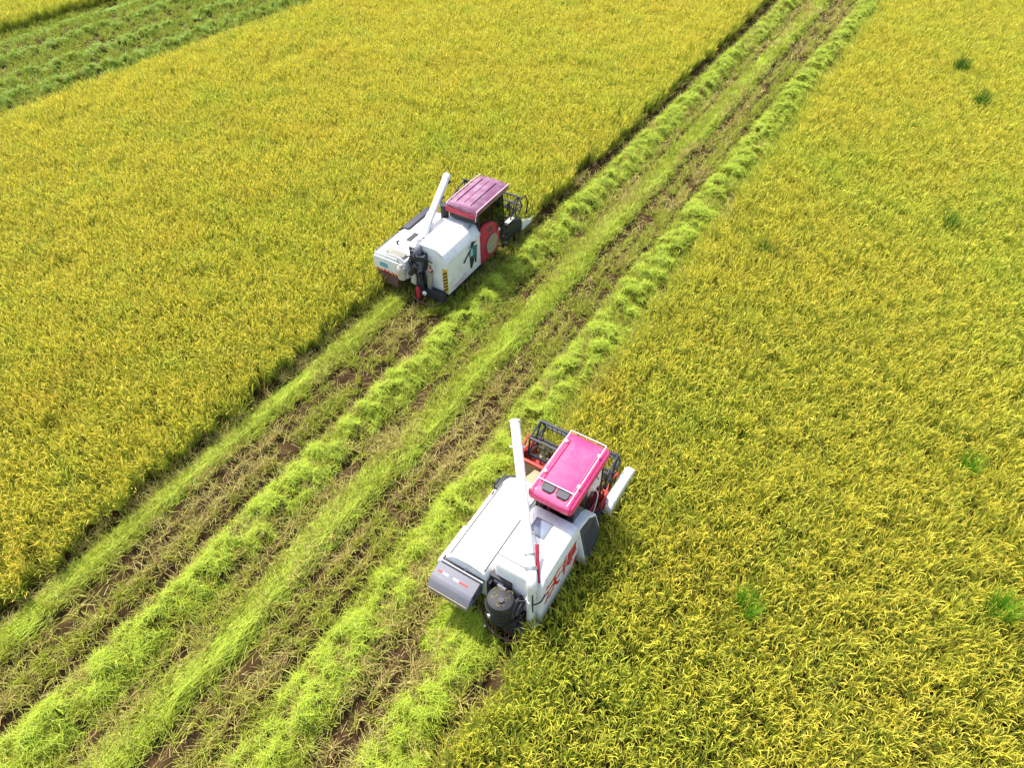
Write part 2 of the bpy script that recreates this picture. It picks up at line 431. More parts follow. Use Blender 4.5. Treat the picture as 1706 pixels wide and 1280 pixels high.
# ------------------------------------------------------------------ straw windrows: matted ridges of freshly threshed straw
BED = blade_mat('straw_bed', .0, .0, rough=.9)
def windrow(xc, half, y0, y1, height, flat, label, seed, wob=.10, skew=0., y_ref=0., dens=1., gap=0., tint=1.):
    centre = lambda y: xc + wob*2*(fbm(y*.33, seed*5.3) - .5) + wob*.9*(fbm(y*1.1, seed*2.3) - .5) + skew*(y - y_ref)
    width = lambda y: half*(.72 + .6*fbm(y*.9, seed*9.1))
    def surf(x, y):
        u = np.abs(x - centre(y))/width(y); prof = np.clip(1 - u**2.2, 0, 1)
        lump = fbm(x*2.8 + seed, y*4.2, 3); big = fbm(x*.9 + seed*2, y*.9, 2)
        pit = np.maximum(sstep(.74, .82, vnoise(x*3.1 + seed*3, y*2.7 + seed)), sstep(.76, .84, vnoise(x*5.7 + seed*7, y*5.1 + seed*2)))
        if flat: z = height*prof*(.45 + .7*big) + height*.75*np.exp(-(((x - centre(y))/width(y) - .45)/.2)**2)*sstep(.42, .6, fbm(y*.5, seed*4.))
        else: z = height*prof**.7*(.10 + 1.9*sstep(.28, .70, lump) + .25*big)*(1-.85*pit)
        return z + ground_z(x, y) + .012, prof, np.where(pit > .5, .1, lump) if not flat else lump, big
    st = .085
    xs = np.arange(-half*1.2, half*1.2+.01, st); ys = np.arange(y0, y1, st)
    Xl, Yg = np.meshgrid(xs, ys); Xg = Xl + centre(Yg); z, prof, lump, big = surf(Xg, Yg)
    ny, nx = Xg.shape; live = (prof > .12) & (big*.5 + lump*.5 > gap) & (lump > .2)
    i = (np.arange(ny-1)[:, None]*nx + np.arange(nx-1)[None]); lq = live[:-1, :-1] & live[1:, :-1] & live[:-1, 1:] & live[1:, 1:]
    i = i[lq].ravel(); Fq = np.stack([i, i+1, i+nx+1, i+nx], -1)
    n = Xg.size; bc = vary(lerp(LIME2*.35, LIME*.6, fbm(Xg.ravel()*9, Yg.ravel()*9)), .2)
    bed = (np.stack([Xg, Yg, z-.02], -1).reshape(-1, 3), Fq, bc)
    # strands; far ones fewer and broader
    A = (y1-y0)*half*2.5; m = int(A*(1500 if not flat else 1000)*dens)
    y = R(y0, y1, m); x = centre(y) + np.where(RNG.random(m) < .86, R(-1.25, 1.25, m)*half, RNG.normal(0, 1.25, m)*half)
    far = np.clip((np.hypot(x, y)-14)/30, 0, 1); keep = RNG.random(m) < 1-.5*far
    z, prof, lump, big = surf(x, y)
    thick = (prof > .02) & (big*.5 + lump*.5 > gap)
    keep &= np.where(thick, True, RNG.random(m) < .22)
    if not flat: keep &= RNG.random(m) < np.where(lump < .35, .18, 1.)
    x, y, z, far, lump = [v[keep] for v in (x, y, z, far, lump)]; m = len(x)
    wf = 1 + .7*far
    c = vary(lerp(lerp(LIME, LIME2, R(0, 1, m)), STRAWY, np.clip(R(-.2, .42, m), 0, 1)), .24)*np.array([tint*tint, tint, tint])
    if flat:
        az = np.where(RNG.random(m) < .5, 1, -1)*math.pi/2 - skew + RNG.normal(0, .32, m)
        bl = blades(np.stack([x, y, z+R(-.015, .035, m)], -1), az, R(-5, 12, m)*D2R, R(-4, 26, m)*D2R, R(.2, .42, m), R(.0065, .0115, m)*wf, c, vary(c, .08), 2, R(-.6, .6, m), .5)
    else:
        bl = blades(np.stack([x, y, z+R(-.03, .05, m)], -1), R(0, 6.283, m), R(-18, 34, m)*D2R, R(-30, 90, m)*D2R, R(.08, .24, m), R(.0065, .0115, m)*wf, c, vary(c, .1), 2, R(-.8, .8, m), .5)
    me = blade_mesh('straw_windrow', [bed, bl], STRAW)
    o = bpy.data.objects.new('straw_windrow', me); COL.objects.link(o)
    return tag(o, label, 'straw', kind='stuff')
windrow(-12.74, .36, -9, 13.1, .10, True, 'thin flat row of combed lime green straw trailing behind the maroon-roofed harvester', 1, .10, gap=.34)
windrow(-10.22, .54, -9, 66, .19, False, 'fluffy lumpy lime straw row passing beside the maroon-roofed harvester', 2, .14)
windrow(-8.68, .38, -9, 66, .11, True, 'flat combed straw row along the middle of the main mown strip', 3, .16, gap=.36)
windrow(-6.28, .62, -9, 66, .20, False, 'fluffy lumpy straw row passing the long white side of the pink-roofed harvester', 4, .14)
windrow(-4.12, .54, -9, 5.3, .19, False, 'fresh tangled straw row lying just behind the pink-roofed harvester', 5, .12)
for k, (xo, hw, fl, txt) in enumerate(((-43.0, .45, True, 'outermost straw row of the far mown strip, beside the far rice'), (-40.7, .5, False, 'second straw row of the far mown strip, counted from its outer edge'),
                                        (-38.2, .55, False, 'third straw row of the far mown strip, counted from its outer edge'), (-36.0, .55, False, 'innermost straw row of the far mown strip, beside the golden rice'))):
    windrow(xo, hw, 8, 42, .20 if not fl else .12, fl, txt, 11+k, .35, TLK, 20, .6, tint=.80)

# ------------------------------------------------------------------ stubble, grass and litter on the strips
def stubble(name, x, y, label, dens, green=0.):
    r = rut(x, y); n = len(x)
    v = .6*fbm(x*2.6+5, y*.22+9) + .4*fbm(x*1.2, y*1.2) - .04 + RNG.normal(0, .05, n)                    # streaks: greener, drier
    far = np.clip((np.hypot(x, y)-16)/30, 0, 1)
    clump = sstep(.30, .50, fbm(x*2.2+3, y*1.5+8, 2) + RNG.normal(0, .05, n))
    k = RNG.random(n) < np.clip(dens*(.35 + .75*clump)*(1-.4*far) - .95*r, .03, 1)
    x, y, r, v, far = [q[k] for q in (x, y, r, v, far)]; n = len(x)
    gz = ground_z(x, y)
    def hue(v_, m):
        t = np.clip((v_-.36)/.22 + np.repeat(.30*sstep(10, 18, y), m//n) + RNG.normal(0, .3, m), 0, 1)
        c = np.where((t < .5)[:, None], lerp(TAN, OLIVE, np.clip(t*2, 0, 1)), lerp(OLIVE, (GREEN+LEAFY)/2, np.clip(t*2-1, 0, 1)))
        gsel = RNG.random(m) < green; c[gsel] = (GREEN*.6+LEAFY*.4)
        return vary(c, .28)
    T = 12; rep = lambda q: np.repeat(q, T)
    m = n*T; a = R(0, 6.283, m); rr = R(0, .05, m)
    c = hue(rep(v), m)
    wf = 1+.8*rep(far)
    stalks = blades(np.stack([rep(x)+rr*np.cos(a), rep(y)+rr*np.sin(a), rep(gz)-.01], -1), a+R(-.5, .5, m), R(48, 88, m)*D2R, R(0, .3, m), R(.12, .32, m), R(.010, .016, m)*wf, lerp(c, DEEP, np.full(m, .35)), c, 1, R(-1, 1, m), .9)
    T = 8; m = n*T; c = hue(rep(v), m); wf = 1+.8*rep(far)
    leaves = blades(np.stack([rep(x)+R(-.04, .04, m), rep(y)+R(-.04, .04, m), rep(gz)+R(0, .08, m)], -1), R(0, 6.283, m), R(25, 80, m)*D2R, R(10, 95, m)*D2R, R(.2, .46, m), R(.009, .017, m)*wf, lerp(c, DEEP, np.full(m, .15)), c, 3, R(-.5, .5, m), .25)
    return x, y, [stalks, leaves]
def litter(x, y):
    m = len(x); far = np.clip((np.hypot(x, y)-16)/30, 0, 1)
    c = vary(pick([TAN, BROWN, (TAN+BROWN)/2, STRAWY*.8, OLIVE], m, [.3, .25, .2, .1, .15]), .3)
    return blades(np.stack([x, y, ground_z(x, y)+R(.004, .05, m)], -1), RNG.normal(math.pi/2, .9, m), R(-4, 22, m)*D2R, R(0, 50, m)*D2R, R(.12, .36, m), R(.007, .013, m)*(1+.8*far), c, vary(c, .2), 2, R(-.6, .6, m), .5)
def mown(name, x, y, label, dens, nl, lx, ly, green=0.):
    _, _, bl = stubble(name, x, y, label, dens, green)
    me = blade_mesh(name, bl + [litter(lx, ly)], STUB)
    o = bpy.data.objects.new(name, me); COL.objects.link(o)
    return tag(o, label, 'stubble', kind='stuff')
sx, sy = jgrid(-13.6, -2.9, -9, 64, .150, .42)
ok = (sx > left_edge(sy)-.05) & (sx < right_edge(sy)+.05)
lx, ly = R(-13.4, -3, 36000), R(-9, 64, 36000); lk = (lx > left_edge(ly)-.1) & (lx < right_edge(ly)+.1)
mown('rice_stubble', sx[ok], sy[ok], 'short cut stubble and trampled brown stalks across the main mown strip', .95, 0, lx[lk], ly[lk])
sx, sy = jgrid(-48, -30, 6, 44, .2, .45)
ok = (sx > tl_far(sy)-.05) & (sx < tl_near(sy)+.05) & inside(sx, sy)
lx, ly = R(-46, -31, 9000), R(8, 40, 9000); lk = (lx > tl_far(ly)) & (lx < tl_near(ly)) & inside(lx, ly)
mown('rice_stubble', sx[ok], sy[ok], 'greenish stubble across the far mown strip beyond the golden rice', 1., 0, lx[lk], ly[lk], .8)

# ------------------------------------------------------------------ materials of the machines
WHITE = paint('white_paint', (.82, .82, .81), .38, coat=.2, dirt_or_sheen=.55, dirt_or_sheen_col=(.46, .41, .31), scale=4.5)
PINK = paint('pink_paint', (.74, .032, .155), .38, coat=.25, dirt_or_sheen=.45, dirt_or_sheen_col=(.80, .17, .30), scale=2.2)
MAROON = paint('maroon_sheet', (.22, .07, .135), .30, metal=.25, spec=.8, dirt_or_sheen=.75, dirt_or_sheen_col=(.38, .29, .37), scale=3)  # mauve blotches paint the sky's pale sheen into the roof colour
CRIMSON = paint('crimson_paint', (.48, .012, .05), .4, dirt_or_sheen=.3)
RED = paint('red_paint', (.50, .03, .02), .5, dirt_or_sheen=.5)
GREY = paint('grey_plastic', (.17, .17, .20), .5, dirt_or_sheen=.4, dirt_or_sheen_col=(.26, .24, .21))
DARKGREY = paint('dark_mesh', (.055, .06, .07), .55, dirt_or_sheen=.4)
BLACK = paint('black_steel', (.018, .018, .022), .5, dirt_or_sheen=.4, dirt_or_sheen_col=(.09, .07, .05))
NAVY = paint('dark_blue_steel', (.022, .024, .040), .45, dirt_or_sheen=.3, dirt_or_sheen_col=(.08, .07, .06))
RUBBER = paint('track_rubber', (.02, .019, .018), .8, dirt_or_sheen=.8, dirt_or_sheen_col=(.11, .08, .05), bump=.4, scale=8)
RUSTY = paint('rusty_steel', (.13, .065, .045), .7, dirt_or_sheen=.6, dirt_or_sheen_col=(.07, .05, .04), scale=9)
TANM = paint('dusty_steel', (.36, .29, .17), .7, dirt_or_sheen=.6, dirt_or_sheen_col=(.22, .2, .08), scale=7)
BEIGE = paint('beige_plastic', (.55, .50, .40), .45, dirt_or_sheen=.3)
ALU = paint('bare_metal', (.5, .5, .5), .35, metal=.8, dirt_or_sheen=.3)
LAMPW = paint('lamp_white', (.8, .8, .78), .2)
ORANGE = paint('orange_lens', (.75, .16, .02), .25)
REDLENS = paint('red_lens', (.55, .02, .015), .25)
YELLOW = paint('hazard_yellow', (.72, .42, .03), .45)
BLUE = paint('blue_plate', (.03, .33, .48), .4)
TEAL = paint('teal_print', (.05, .17, .20), .5); INK = paint('dark_print', (.015, .03, .035), .5); PALE = paint('pale_teal_print', (.35, .55, .58), .5)
SIGNRED = paint('red_print', (.62, .015, .02), .45); SIGNPINK = paint('pink_print', (.62, .12, .35), .45); TANPRINT = paint('tan_print', (.55, .40, .32), .5)
PALEROOF = paint('pale_pink_rail', (.85, .55, .62), .35)
SLATE = paint('blue_grey_hatch', (.20, .25, .33), .12, spec=.8)
SEAT = paint('seat_vinyl', (.03, .03, .035), .6)
GREENM = paint('green_seat_cloth', (.04, .10, .05), .6)
GLASS = glass_mat('cab_glass', (.20, .27, .23))

def empty(name, loc, rz=0.):
    o = bpy.data.objects.new(name, None); COL.objects.link(o); o.location = loc; o.rotation_euler = (0, 0, rz); o.empty_display_size = .3
    return o
def cyl(p0, p1, r, n=16): return tube([p0, p1], r, n)
def text_mesh(txt, size, mat, name, extrude=.002):
    cu = bpy.data.curves.new(name, 'FONT'); cu.body = txt; cu.size = size; cu.align_x = 'CENTER'; cu.align_y = 'CENTER'; cu.offset = size*.018
    cu.extrude = extrude; cu.resolution_u = 3
    t = bpy.data.objects.new(name, cu); COL.objects.link(t); bpy.context.view_layer.update()
    me = bpy.data.meshes.new_from_object(t.evaluated_get(bpy.context.evaluated_depsgraph_get()))
    bpy.data.objects.remove(t); bpy.data.curves.remove(cu)
    me.materials.clear(); me.materials.append(mat); me.name = name
    return me

# ---- running gear shared by both machines
def crawler(root, x0, x1, y0, y1):
    def ring(g):                                  # outline of the belt, y and z, grown by g
        o = []
        for (cy, cz, r, a0, a1) in ((y0+.30, .24, .24, 180, 270), (y1-.42, .24, .24, 270, 330), (y1-.24, .56, .20, -30, 110), (y0+.30, .50, .24, 90, 180)):
            for k in range(7):
                a = math.radians(a0 + (a1-a0)*k/6); o.append((cy+(r+g)*math.cos(a), cz+(r+g)*math.sin(a)))
        return o
    t = part('crawler_track', prism('x', ring(0), x0, x1, .012), RUBBER, root)
    P = ring(0); L = [math.dist(P[i], P[(i+1) % len(P)]) for i in range(len(P))]; tot = sum(L); lugs = []
    nl = 34
    for k in range(nl):
        d = tot*k/nl; i = 0
        while d > L[i]: d -= L[i]; i += 1
        a, b = P[i], P[(i+1) % len(P)]; f = d/L[i]
        y, z = a[0]+(b[0]-a[0])*f, a[1]+(b[1]-a[1])*f
        an = math.atan2(b[1]-a[1], b[0]-a[0])
        bm = box(x0+.01, x1-.01, -.03, .03, -.012, .022, .008, 1)
        bmesh.ops.rotate(bm, cent=(0, 0, 0), matrix=Matrix.Rotation(an+math.pi, 3, 'X'), verts=bm.verts)
        bmesh.ops.translate(bm, vec=(0, y, z), verts=bm.verts); lugs.append(bm)
    part('lug', lugs, RUBBER, t)['kind'] = 'stuff'
    out = x1 if x1 > 0 else x0; sgn = 1 if x1 > 0 else -1
    for cy, cz, r in ((y0+.3, .24, .17), (y1-.24, .56, .17), (y0+.62, .17, .12), (y0+.95, .17, .12), (y0+1.28, .17, .12), (y0+1.6, .17, .12)):
        part('road_wheel', [cyl((out, cy, cz), (out+sgn*.02, cy, cz), r), cyl((out+sgn*.02, cy, cz), (out+sgn*.045, cy, cz), r*.35)], BLACK, t)

# ---- cutting header: trough, cutter bar, screw, reel with bats and tines
def header(root, x0, x1, y0, side_mat, white_right):
    """y0: back wall of the trough; the cutter bar stands .85 m ahead"""
    yc = y0+.85
    h = part('header_trough', prism('x', [(y0, .95), (y0-.04, .95), (y0-.05, .28), (y0+.1, .2), (yc, .20), (yc, .225), (y0+.14, .235), (y0, .34)], x0, x1), TANM, root)
    for xa in (x0, x1-.035):
        part('end_plate', prism('x', [(y0-.05, .3), (y0-.05, .98), (y0+.2, .95), (yc-.1, .55), (yc+.12, .25), (yc, .18), (y0+.1, .18)], xa, xa+.035, .006, 1), side_mat, h)
    part('top_beam', box(x0, x1, y0-.07, y0+.01, .93, 1.01, .015), side_mat, h)
    sc = part('feed_screw', cyl((x0+.05, y0+.33, .5), (x1-.05, y0+.33, .5), .10, 18), RED, h)
    fl = []
    for (xa, xb, hand) in ((x0+.06, -.42, 1), (x1-.06, -.42, -1)):
        bm = bmesh.new(); pv = None; turns = abs(xb-xa)/.3
        K = int(turns*14)
        for k in range(K+1):
            t = k/K; an = hand*t*turns*2*math.pi; x = xa+(xb-xa)*t
            a_ = bm.verts.new((x, y0+.33+.10*math.cos(an), .5+.10*math.sin(an))); b_ = bm.verts.new((x, y0+.33+.2*math.cos(an), .5+.2*math.sin(an)))
            c_ = bm.verts.new((x+.008, y0+.33+.2*math.cos(an), .5+.2*math.sin(an)))
            if pv: bm.faces.new((pv[0], pv[1], b_, a_)); bm.faces.new((pv[1], pv[2], c_, b_))
            pv = (a_, b_, c_)
        fl.append(bm)
    part('screw_flight', fl, RED, h)
    cb = part('cutter_bar', box(x0+.04, x1-.04, yc-.03, yc+.03, .20, .235), BLACK, h)
    part('knife_guard', [prism('z', [(x0+.08+k*.076, yc+.03), (x0+.125+k*.076, yc+.03), (x0+.102+k*.076, yc+.15)], .205, .228) for k in range(int((x1-x0-.16)/.076))], BLACK, h)['kind'] = 'stuff'
    # reel
    ry, rz, rr = y0+.72, 1.02, .47
    rl = part('reel', cyl((x0+.06, ry, rz), (x1-.06, ry, rz), .035, 12), NAVY, root)
    nb = 5; a0 = math.radians(64); tine = None
    for xs_ in (x0+.10, -.12, x1-.10):
        for k in range(nb):
            an = a0 + 2*math.pi*k/nb; an2 = a0 + 2*math.pi*(k+1)/nb
            p = (xs_, ry+rr*math.cos(an), rz+rr*math.sin(an)); q = (xs_, ry+rr*math.cos(an2), rz+rr*math.sin(an2))
            part('spoke', [cyl((xs_, ry, rz), p, .026, 8), cyl(p, q, .026, 8)], NAVY, rl)
    for k in range(nb):
        an = a0 + 2*math.pi*k/nb; y, z = ry+rr*math.cos(an), rz+rr*math.sin(an)
        b = part('bat', [box(x0+.08, x1-.08, y-.034, y+.034, z-.022, z+.022, .012)], NAVY, rl)
        for j in range(int((x1-x0-.3)/.13)+1):
            if tine is None: tine = part('tine', cyl((0, 0, 0), (0, .03, -.20), .009, 5), NAVY, rl, loc=(x0+.16+j*.13, y, z))
            else: share(tine, 'tine', rl, (x0+.16+j*.13, y, z))
    for xa in (x0-.03, x1+.02):                     # arms that carry the reel
        part('reel_arm', [tube([(xa, y0-.02, .98), (xa, ry-.25, 1.16), (xa, ry+.06, rz)], .028, 8)], side_mat, root)
        part('reel_cylinder', [cyl((xa, y0+.02, .62), (xa, ry-.28, 1.10), .022, 8)], ALU, root)
    # dividers
    part('crop_divider', loft([[(x0-.06+.12*math.cos(t_)*w, y, z+.12*math.sin(t_)*hh) for t_ in [2*math.pi*q/8 for q in range(8)]] for (y, z, w, hh) in ((y0+.3, .62, .6, 1.6), (yc, .45, .6, 1.5), (yc+.35, .26, .35, .7), (yc+.55, .16, .06, .1))]), side_mat, root)
    return yc
def tiltx(bm, k=.22, z0=1.25):
    for v in bm.verts: v.co.x += (z0-v.co.z)*k
    return bm
def right_panel(root, x, y0, y1):
    """long white moulded cover along the right end of the header"""
    prof = [(y0, .60), (y0+.04, .84), (y0+.22, 1.0), (y0+.62, 1.04), (y1-.18, .98), (y1-.03, .86), (y1, .66), (y1-.12, .50), (y0+.2, .45), (y0+.06, .5)]
    return part('divider_cover', prism('x', prof, x, x+.23, .06, 3), WHITE, root)

def cab(root, x0, x1, y0, y1, zf, zt, base_mat, interior):
    """frame, glass on four sides, seat and wheel; the roof is made by the caller"""
    c = part('cab_frame', [cyl((x0+.03, y0+.03, zf), (x0+.03, y0+.03, zt), .03, 8), cyl((x1-.03, y0+.03, zf), (x1-.03, y0+.03, zt), .03, 8),
                           cyl((x0+.03, y1-.02, zf), (x0+.03, y1-.12, zt), .03, 8), cyl((x1-.03, y1-.02, zf), (x1-.03, y1-.12, zt), .03, 8),
                           box(x0, x1, y0, y0+.06, zt-.06, zt), box(x0, x1, y1-.18, y1-.10, zt-.06, zt), box(x0, x0+.06, y0+.06, y1-.18, zt-.06, zt), box(x1-.06, x1, y0+.06, y1-.18, zt-.06, zt),
                           cyl((x1-.03, (y0+y1)/2-.1, zf), (x1-.03, (y0+y1)/2-.1, zt), .022, 8)], BLACK, root)
    part('cab_floor', box(x0, x1, y0, y1, zf-.10, zf, .02), base_mat, root)
    part('cab_base', prism('y', [(x0+.04, .72), (x1-.04, .72), (x1-.02, zf-.1), (x0+.02, zf-.1)], y0+.1, y1-.05), BLACK, root)
    def pane(name, q):
        bm = bmesh.new(); n = (Vector(q[1])-Vector(q[0])).cross(Vector(q[3])-Vector(q[0])).normalized()*.006
        A = [bm.verts.new(Vector(v)) for v in q]; bm.faces.new(A)
        return part(name, bm, GLASS, c)
    pane('windscreen', [(x0+.06, y1-.01, zf), (x1-.06, y1-.01, zf), (x1-.06, y1-.12, zt-.06), (x0+.06, y1-.12, zt-.06)])
    pane('rear_window', [(x0+.06, y0+.03, zf), (x1-.06, y0+.03, zf), (x1-.06, y0+.03, zt-.06), (x0+.06, y0+.03, zt-.06)])
    pane('side_window', [(x0+.02, y0+.06, zf), (x0+.02, y1-.05, zf), (x0+.02, y1-.15, zt-.06), (x0+.02, y0+.06, zt-.06)])
    ym = (y0+y1)/2-.1
    pane('side_window', [(x1-.02, y0+.06, zf), (x1-.02, ym-.03, zf), (x1-.02, ym-.03, zt-.06), (x1-.02, y0+.06, zt-.06)])
    d = pane('door_window', [(x1-.02, ym+.03, zf), (x1-.02, y1-.05, zf), (x1-.02, y1-.15, zt-.06), (x1-.02, ym+.03, zt-.06)])
    part('door_handle', box(x1, x1+.03, ym+.06, ym+.18, zf+.45, zf+.48, .008), BLACK, root)
    xm = (x0+x1)/2
    s = part('seat', [box(xm-.24, xm+.24, y0+.35, y0+.82, zf+.25, zf+.42, .05), box(xm-.14, xm+.14, y0+.45, y0+.75, zf, zf+.26)], interior, root)
    part('seat_back', box(xm-.23, xm+.23, y0+.22, y0+.36, zf+.40, zf+.95, .05), interior, s)
    part('control_column', [prism('x', [(y1-.42, zf), (y1-.2, zf), (y1-.25, zf+.7), (y1-.42, zf+.75)], xm-.16, xm+.16, .03), cyl((xm, y1-.42, zf+.72), (xm, y1-.5, zf+.88), .02, 8)], BLACK, root)
    ring = [(xm+.17*math.cos(t_), y1-.5+.14*math.sin(t_)*.9, zf+.88+.09*math.sin(t_)) for t_ in [2*math.pi*k/20 for k in range(21)]]
    part('steering_wheel', tube(ring, .016, 6), BLACK, root)
    return c
def roof_shell(x0, x1, y0, y1, z0, z1, r, crown=.05):
    zt = lambda x, y: z1
    rg = [rounded_rect(x0, x1, y0, y1, r, z0, 5, .06), rounded_rect(x0, x1, y0, y1, r, z0+.015, 5, .0), rounded_rect(x0, x1, y0, y1, r, z1-.07, 5, 0.), rounded_rect(x0, x1, y0, y1, r, z1-.02, 5, .018),
          rounded_rect(x0, x1, y0, y1, r, z1+.005, 5, .06), rounded_rect(x0, x1, y0, y1, r, z1+crown*.6, 5, .18), rounded_rect(x0, x1, y0, y1, r, z1+crown, 5, .34)]
    return loft(rg)
def mirror(root, p, out):
    x, y, z = p
    m = part('mirror', [box(x+out-.02, x+out+.02, y-.09, y+.09, z-.02, z+.28, .02)], BLACK, root)
    part('mirror_arm', tube([(x, y, z+.1), (x+out*.5, y+.05, z+.16), (x+out, y, z+.16)], .012, 6), BLACK, m)

# ================================================================== near machine: pink roof
nr = empty('combine_harvester', N_O, math.radians(1.0))
tag(nr, 'white combine harvester with bright pink cab roof and red lettering on its tank', 'harvester', 'rice combine harvesters cutting the field')
crawler(nr, -1.0, -.56, .7, 3.05); crawler(nr, .52, .96, .7, 3.05)
part('chassis', [box(-.98, .98, .75, 3.1, .62, .78, .02), box(-.5, .5, .9, 2.9, .40, .64, .02)], BLACK, nr)
# threshing body, the long white hull on the left
prof = [(-1.10, .70), (-1.10, 1.18), (-1.04, 1.42), (-.92, 1.58), (-.74, 1.665), (-.48, 1.69), (-.24, 1.66), (-.08, 1.57), (-.02, 1.40), (-.02, .70)]
body = part('threshing_body', prism('y', prof, .55, 2.82, .03, 2), WHITE, nr)
part('front_cowl', loft([[(x*1., 2.82, z) for x, z in prof], [(x*.98-.01, 2.98, z-.05 if z > 1 else z) for x, z in prof], [(x*.92-.04, 3.12, z-.22 if z > 1 else z) for x, z in prof]]), WHITE, body)
part('body_seam', [box(-.115, -.095, .62, 2.75, 1.585, 1.615), box(-.98, -.965, .62, 2.75, 1.53, 1.555)], DARKGREY, body)
part('side_panel', prism('y', [(-1.26, .72), (-1.26, 1.16), (-1.19, 1.24), (-1.105, 1.24), (-1.105, .72)], .50, 1.52, .018), WHITE, body)
part('side_panel', prism('y', [(-1.20, .76), (-1.20, 1.20), (-1.15, 1.28), (-1.105, 1.28), (-1.105, .76)], 1.56, 2.66, .018), WHITE, body)
part('panel_latch', box(-1.16, -1.11, .56, .66, 1.245, 1.275, .005), BLACK, body)
part('panel_latch', box(-1.14, -1.11, 2.48, 2.60, 1.285, 1.315, .005), BLACK, body)
part('feed_chain_cover', [box(-1.2, -1.02, 2.70, 3.15, .95, 1.28, .03), cyl((-1.22, 2.92, 1.12), (-1.26, 2.92, 1.12), .15), cyl((-1.05, 3.1, 1.30), (-.75, 3.22, 1.34), .05, 8)], BLACK, body)
part('rear_lip', [box(-1.08, -.06, .50, .548, 1.30, 1.36, .01)], BLACK, body)
part('rear_bar', [cyl((-1.12, .47, 1.40), (-.05, .47, 1.40), .022, 8), tube(smooth_path([(-.52, .47, 1.40), (-.5, .56, 1.50), (-.46, .66, 1.60), (-.42, .74, 1.66)], 4), .010, 6)], ALU, body)
# grey straw hood at the rear
hood = part('straw_hood', prism('x', [(.52, 1.32), (.42, 1.36), (.12, 1.29), (.05, 1.24), (-.05, 1.09), (-.07, 1.01), (-.03, .97), (.2, .95), (.52, .95)], -1.14, -.10, .022, 2), GREY, nr)
part('hood_shade', box(-1.1, -.15, .30, .34, .55, .90), BLACK, hood)  # black sheet standing in for the darkness below the hood
sl = math.atan2(1.24-1.35, .02-.36)
for (xa, xb, mt) in ((-1.05, -.93, REDLENS), (-.93, -.78, LAMPW), (-.52, -.40, REDLENS), (-.66, -.52, LAMPW), (-.40, -.30, REDLENS)):
    bm = box(xa, xb, -.02, .02, 0, .004)
    bmesh.ops.rotate(bm, cent=(0, 0, 0), matrix=Matrix.Rotation(math.atan2(.07, .30), 3, 'X'), verts=bm.verts)
    bmesh.ops.translate(bm, vec=(0, .26, 1.3227+.003), verts=bm.verts)
    part('reflector_strip', bm, mt, hood)
bm = box(-.005, .004, -.055, .055, -.05, .05, .003, 1); bmesh.ops.translate(bm, vec=(-.098, .20, 1.17), verts=bm.verts)
part('hood_grip', bm, BLACK, hood)
part('hood_trim', [cyl((-1.11, -.06, 1.075), (-.13, -.06, 1.075), .012, 6), cyl((-1.11, -.065, .99), (-.13, -.065, .99), .014, 6)], TANM, hood)
# grain tank on the right
TX0, TX1 = .06, 1.21
tank = part('grain_tank', loft([rounded_rect(TX0, TX1, .74, 2.36, .06, .50, 3), rounded_rect(TX0, TX1, .74, 2.36, .06, 1.86, 3), rounded_rect(TX0, TX1, .76, 2.37, .07, 1.95, 3, .02), rounded_rect(TX0, TX1, .82, 2.38, .10, 2.04, 3, .05),
                                 rounded_rect(TX0, TX1, .90, 2.36, .10, 2.085, 3, .13), rounded_rect(TX0, TX1, 1.05, 2.25, .10, 2.10, 3, .3)]), WHITE, nr)
hatch = part('tank_window', box(.34, .68, 1.66, 2.02, 2.09, 2.118, .012), SLATE, tank)
part('window_frame', [box(.315, .705, 1.635, 1.66, 2.085, 2.122), box(.315, .705, 2.02, 2.045, 2.085, 2.122), box(.315, .34, 1.66, 2.02, 2.085, 2.122), box(.68, .705, 1.66, 2.02, 2.085, 2.122)], GREY, tank)
part('tank_seam', [box(.06, .70, .900, .906, 2.05, 2.075), box(TX1-.001, TX1+.0025, .80, 2.32, 1.70, 1.708)], GREY, tank)
txt = bpy.data.objects.new('lettering', text_mesh('沃得', .72, SIGNRED, 'lettering')); COL.objects.link(txt); txt.parent = tank
txt['label'] = 'red painted characters on the tank side'
txt.location = (TX1+.003, 1.53, 1.36); txt.rotation_euler = (math.pi/2, 0, math.pi/2)
for k in range(6):
    y = .98 + k*.20
    part('stripe_mark', prism('x', [(y, .66), (y+.018, .66), (y+.30, 1.10), (y+.28, 1.10)], TX1+.0005, TX1+.004), TANPRINT if k % 2 else SIGNPINK, tank)
part('red_mark', prism('x', [(2.10, .62), (2.30, .62), (2.30, 1.0), (2.22, 1.0)], TX1+.0005, TX1+.004), SIGNRED, tank)
part('tank_skirt', prism('x', [(.70, .42), (2.36, .46), (2.36, .50), (.70, .50)], .2, 1.2), TANM, tank)
# engine bay with its rotary screen, between tank and cab
eng = part('engine_cover', tiltx(prism('x', [(2.38, .55), (3.02, .66), (3.20, 1.05), (3.14, 1.50), (2.88, 1.72), (2.55, 1.80), (2.38, 1.80)], .90, 1.27, .03, 2)), WHITE, nr)
part('radiator_screen', tiltx(prism('x', [(2.42, .62), (3.0, .72), (3.15, 1.06), (3.10, 1.47), (2.86, 1.67), (2.54, 1.74), (2.42, 1.74)], 1.262, 1.285, .008, 1)), DARKGREY, eng)
part('screen_slat', [tiltx(box(1.284, 1.292, 2.5, 3.04, .80+k*.07, .812+k*.07)) for k in range(10)], BLACK, eng)['kind'] = 'stuff'
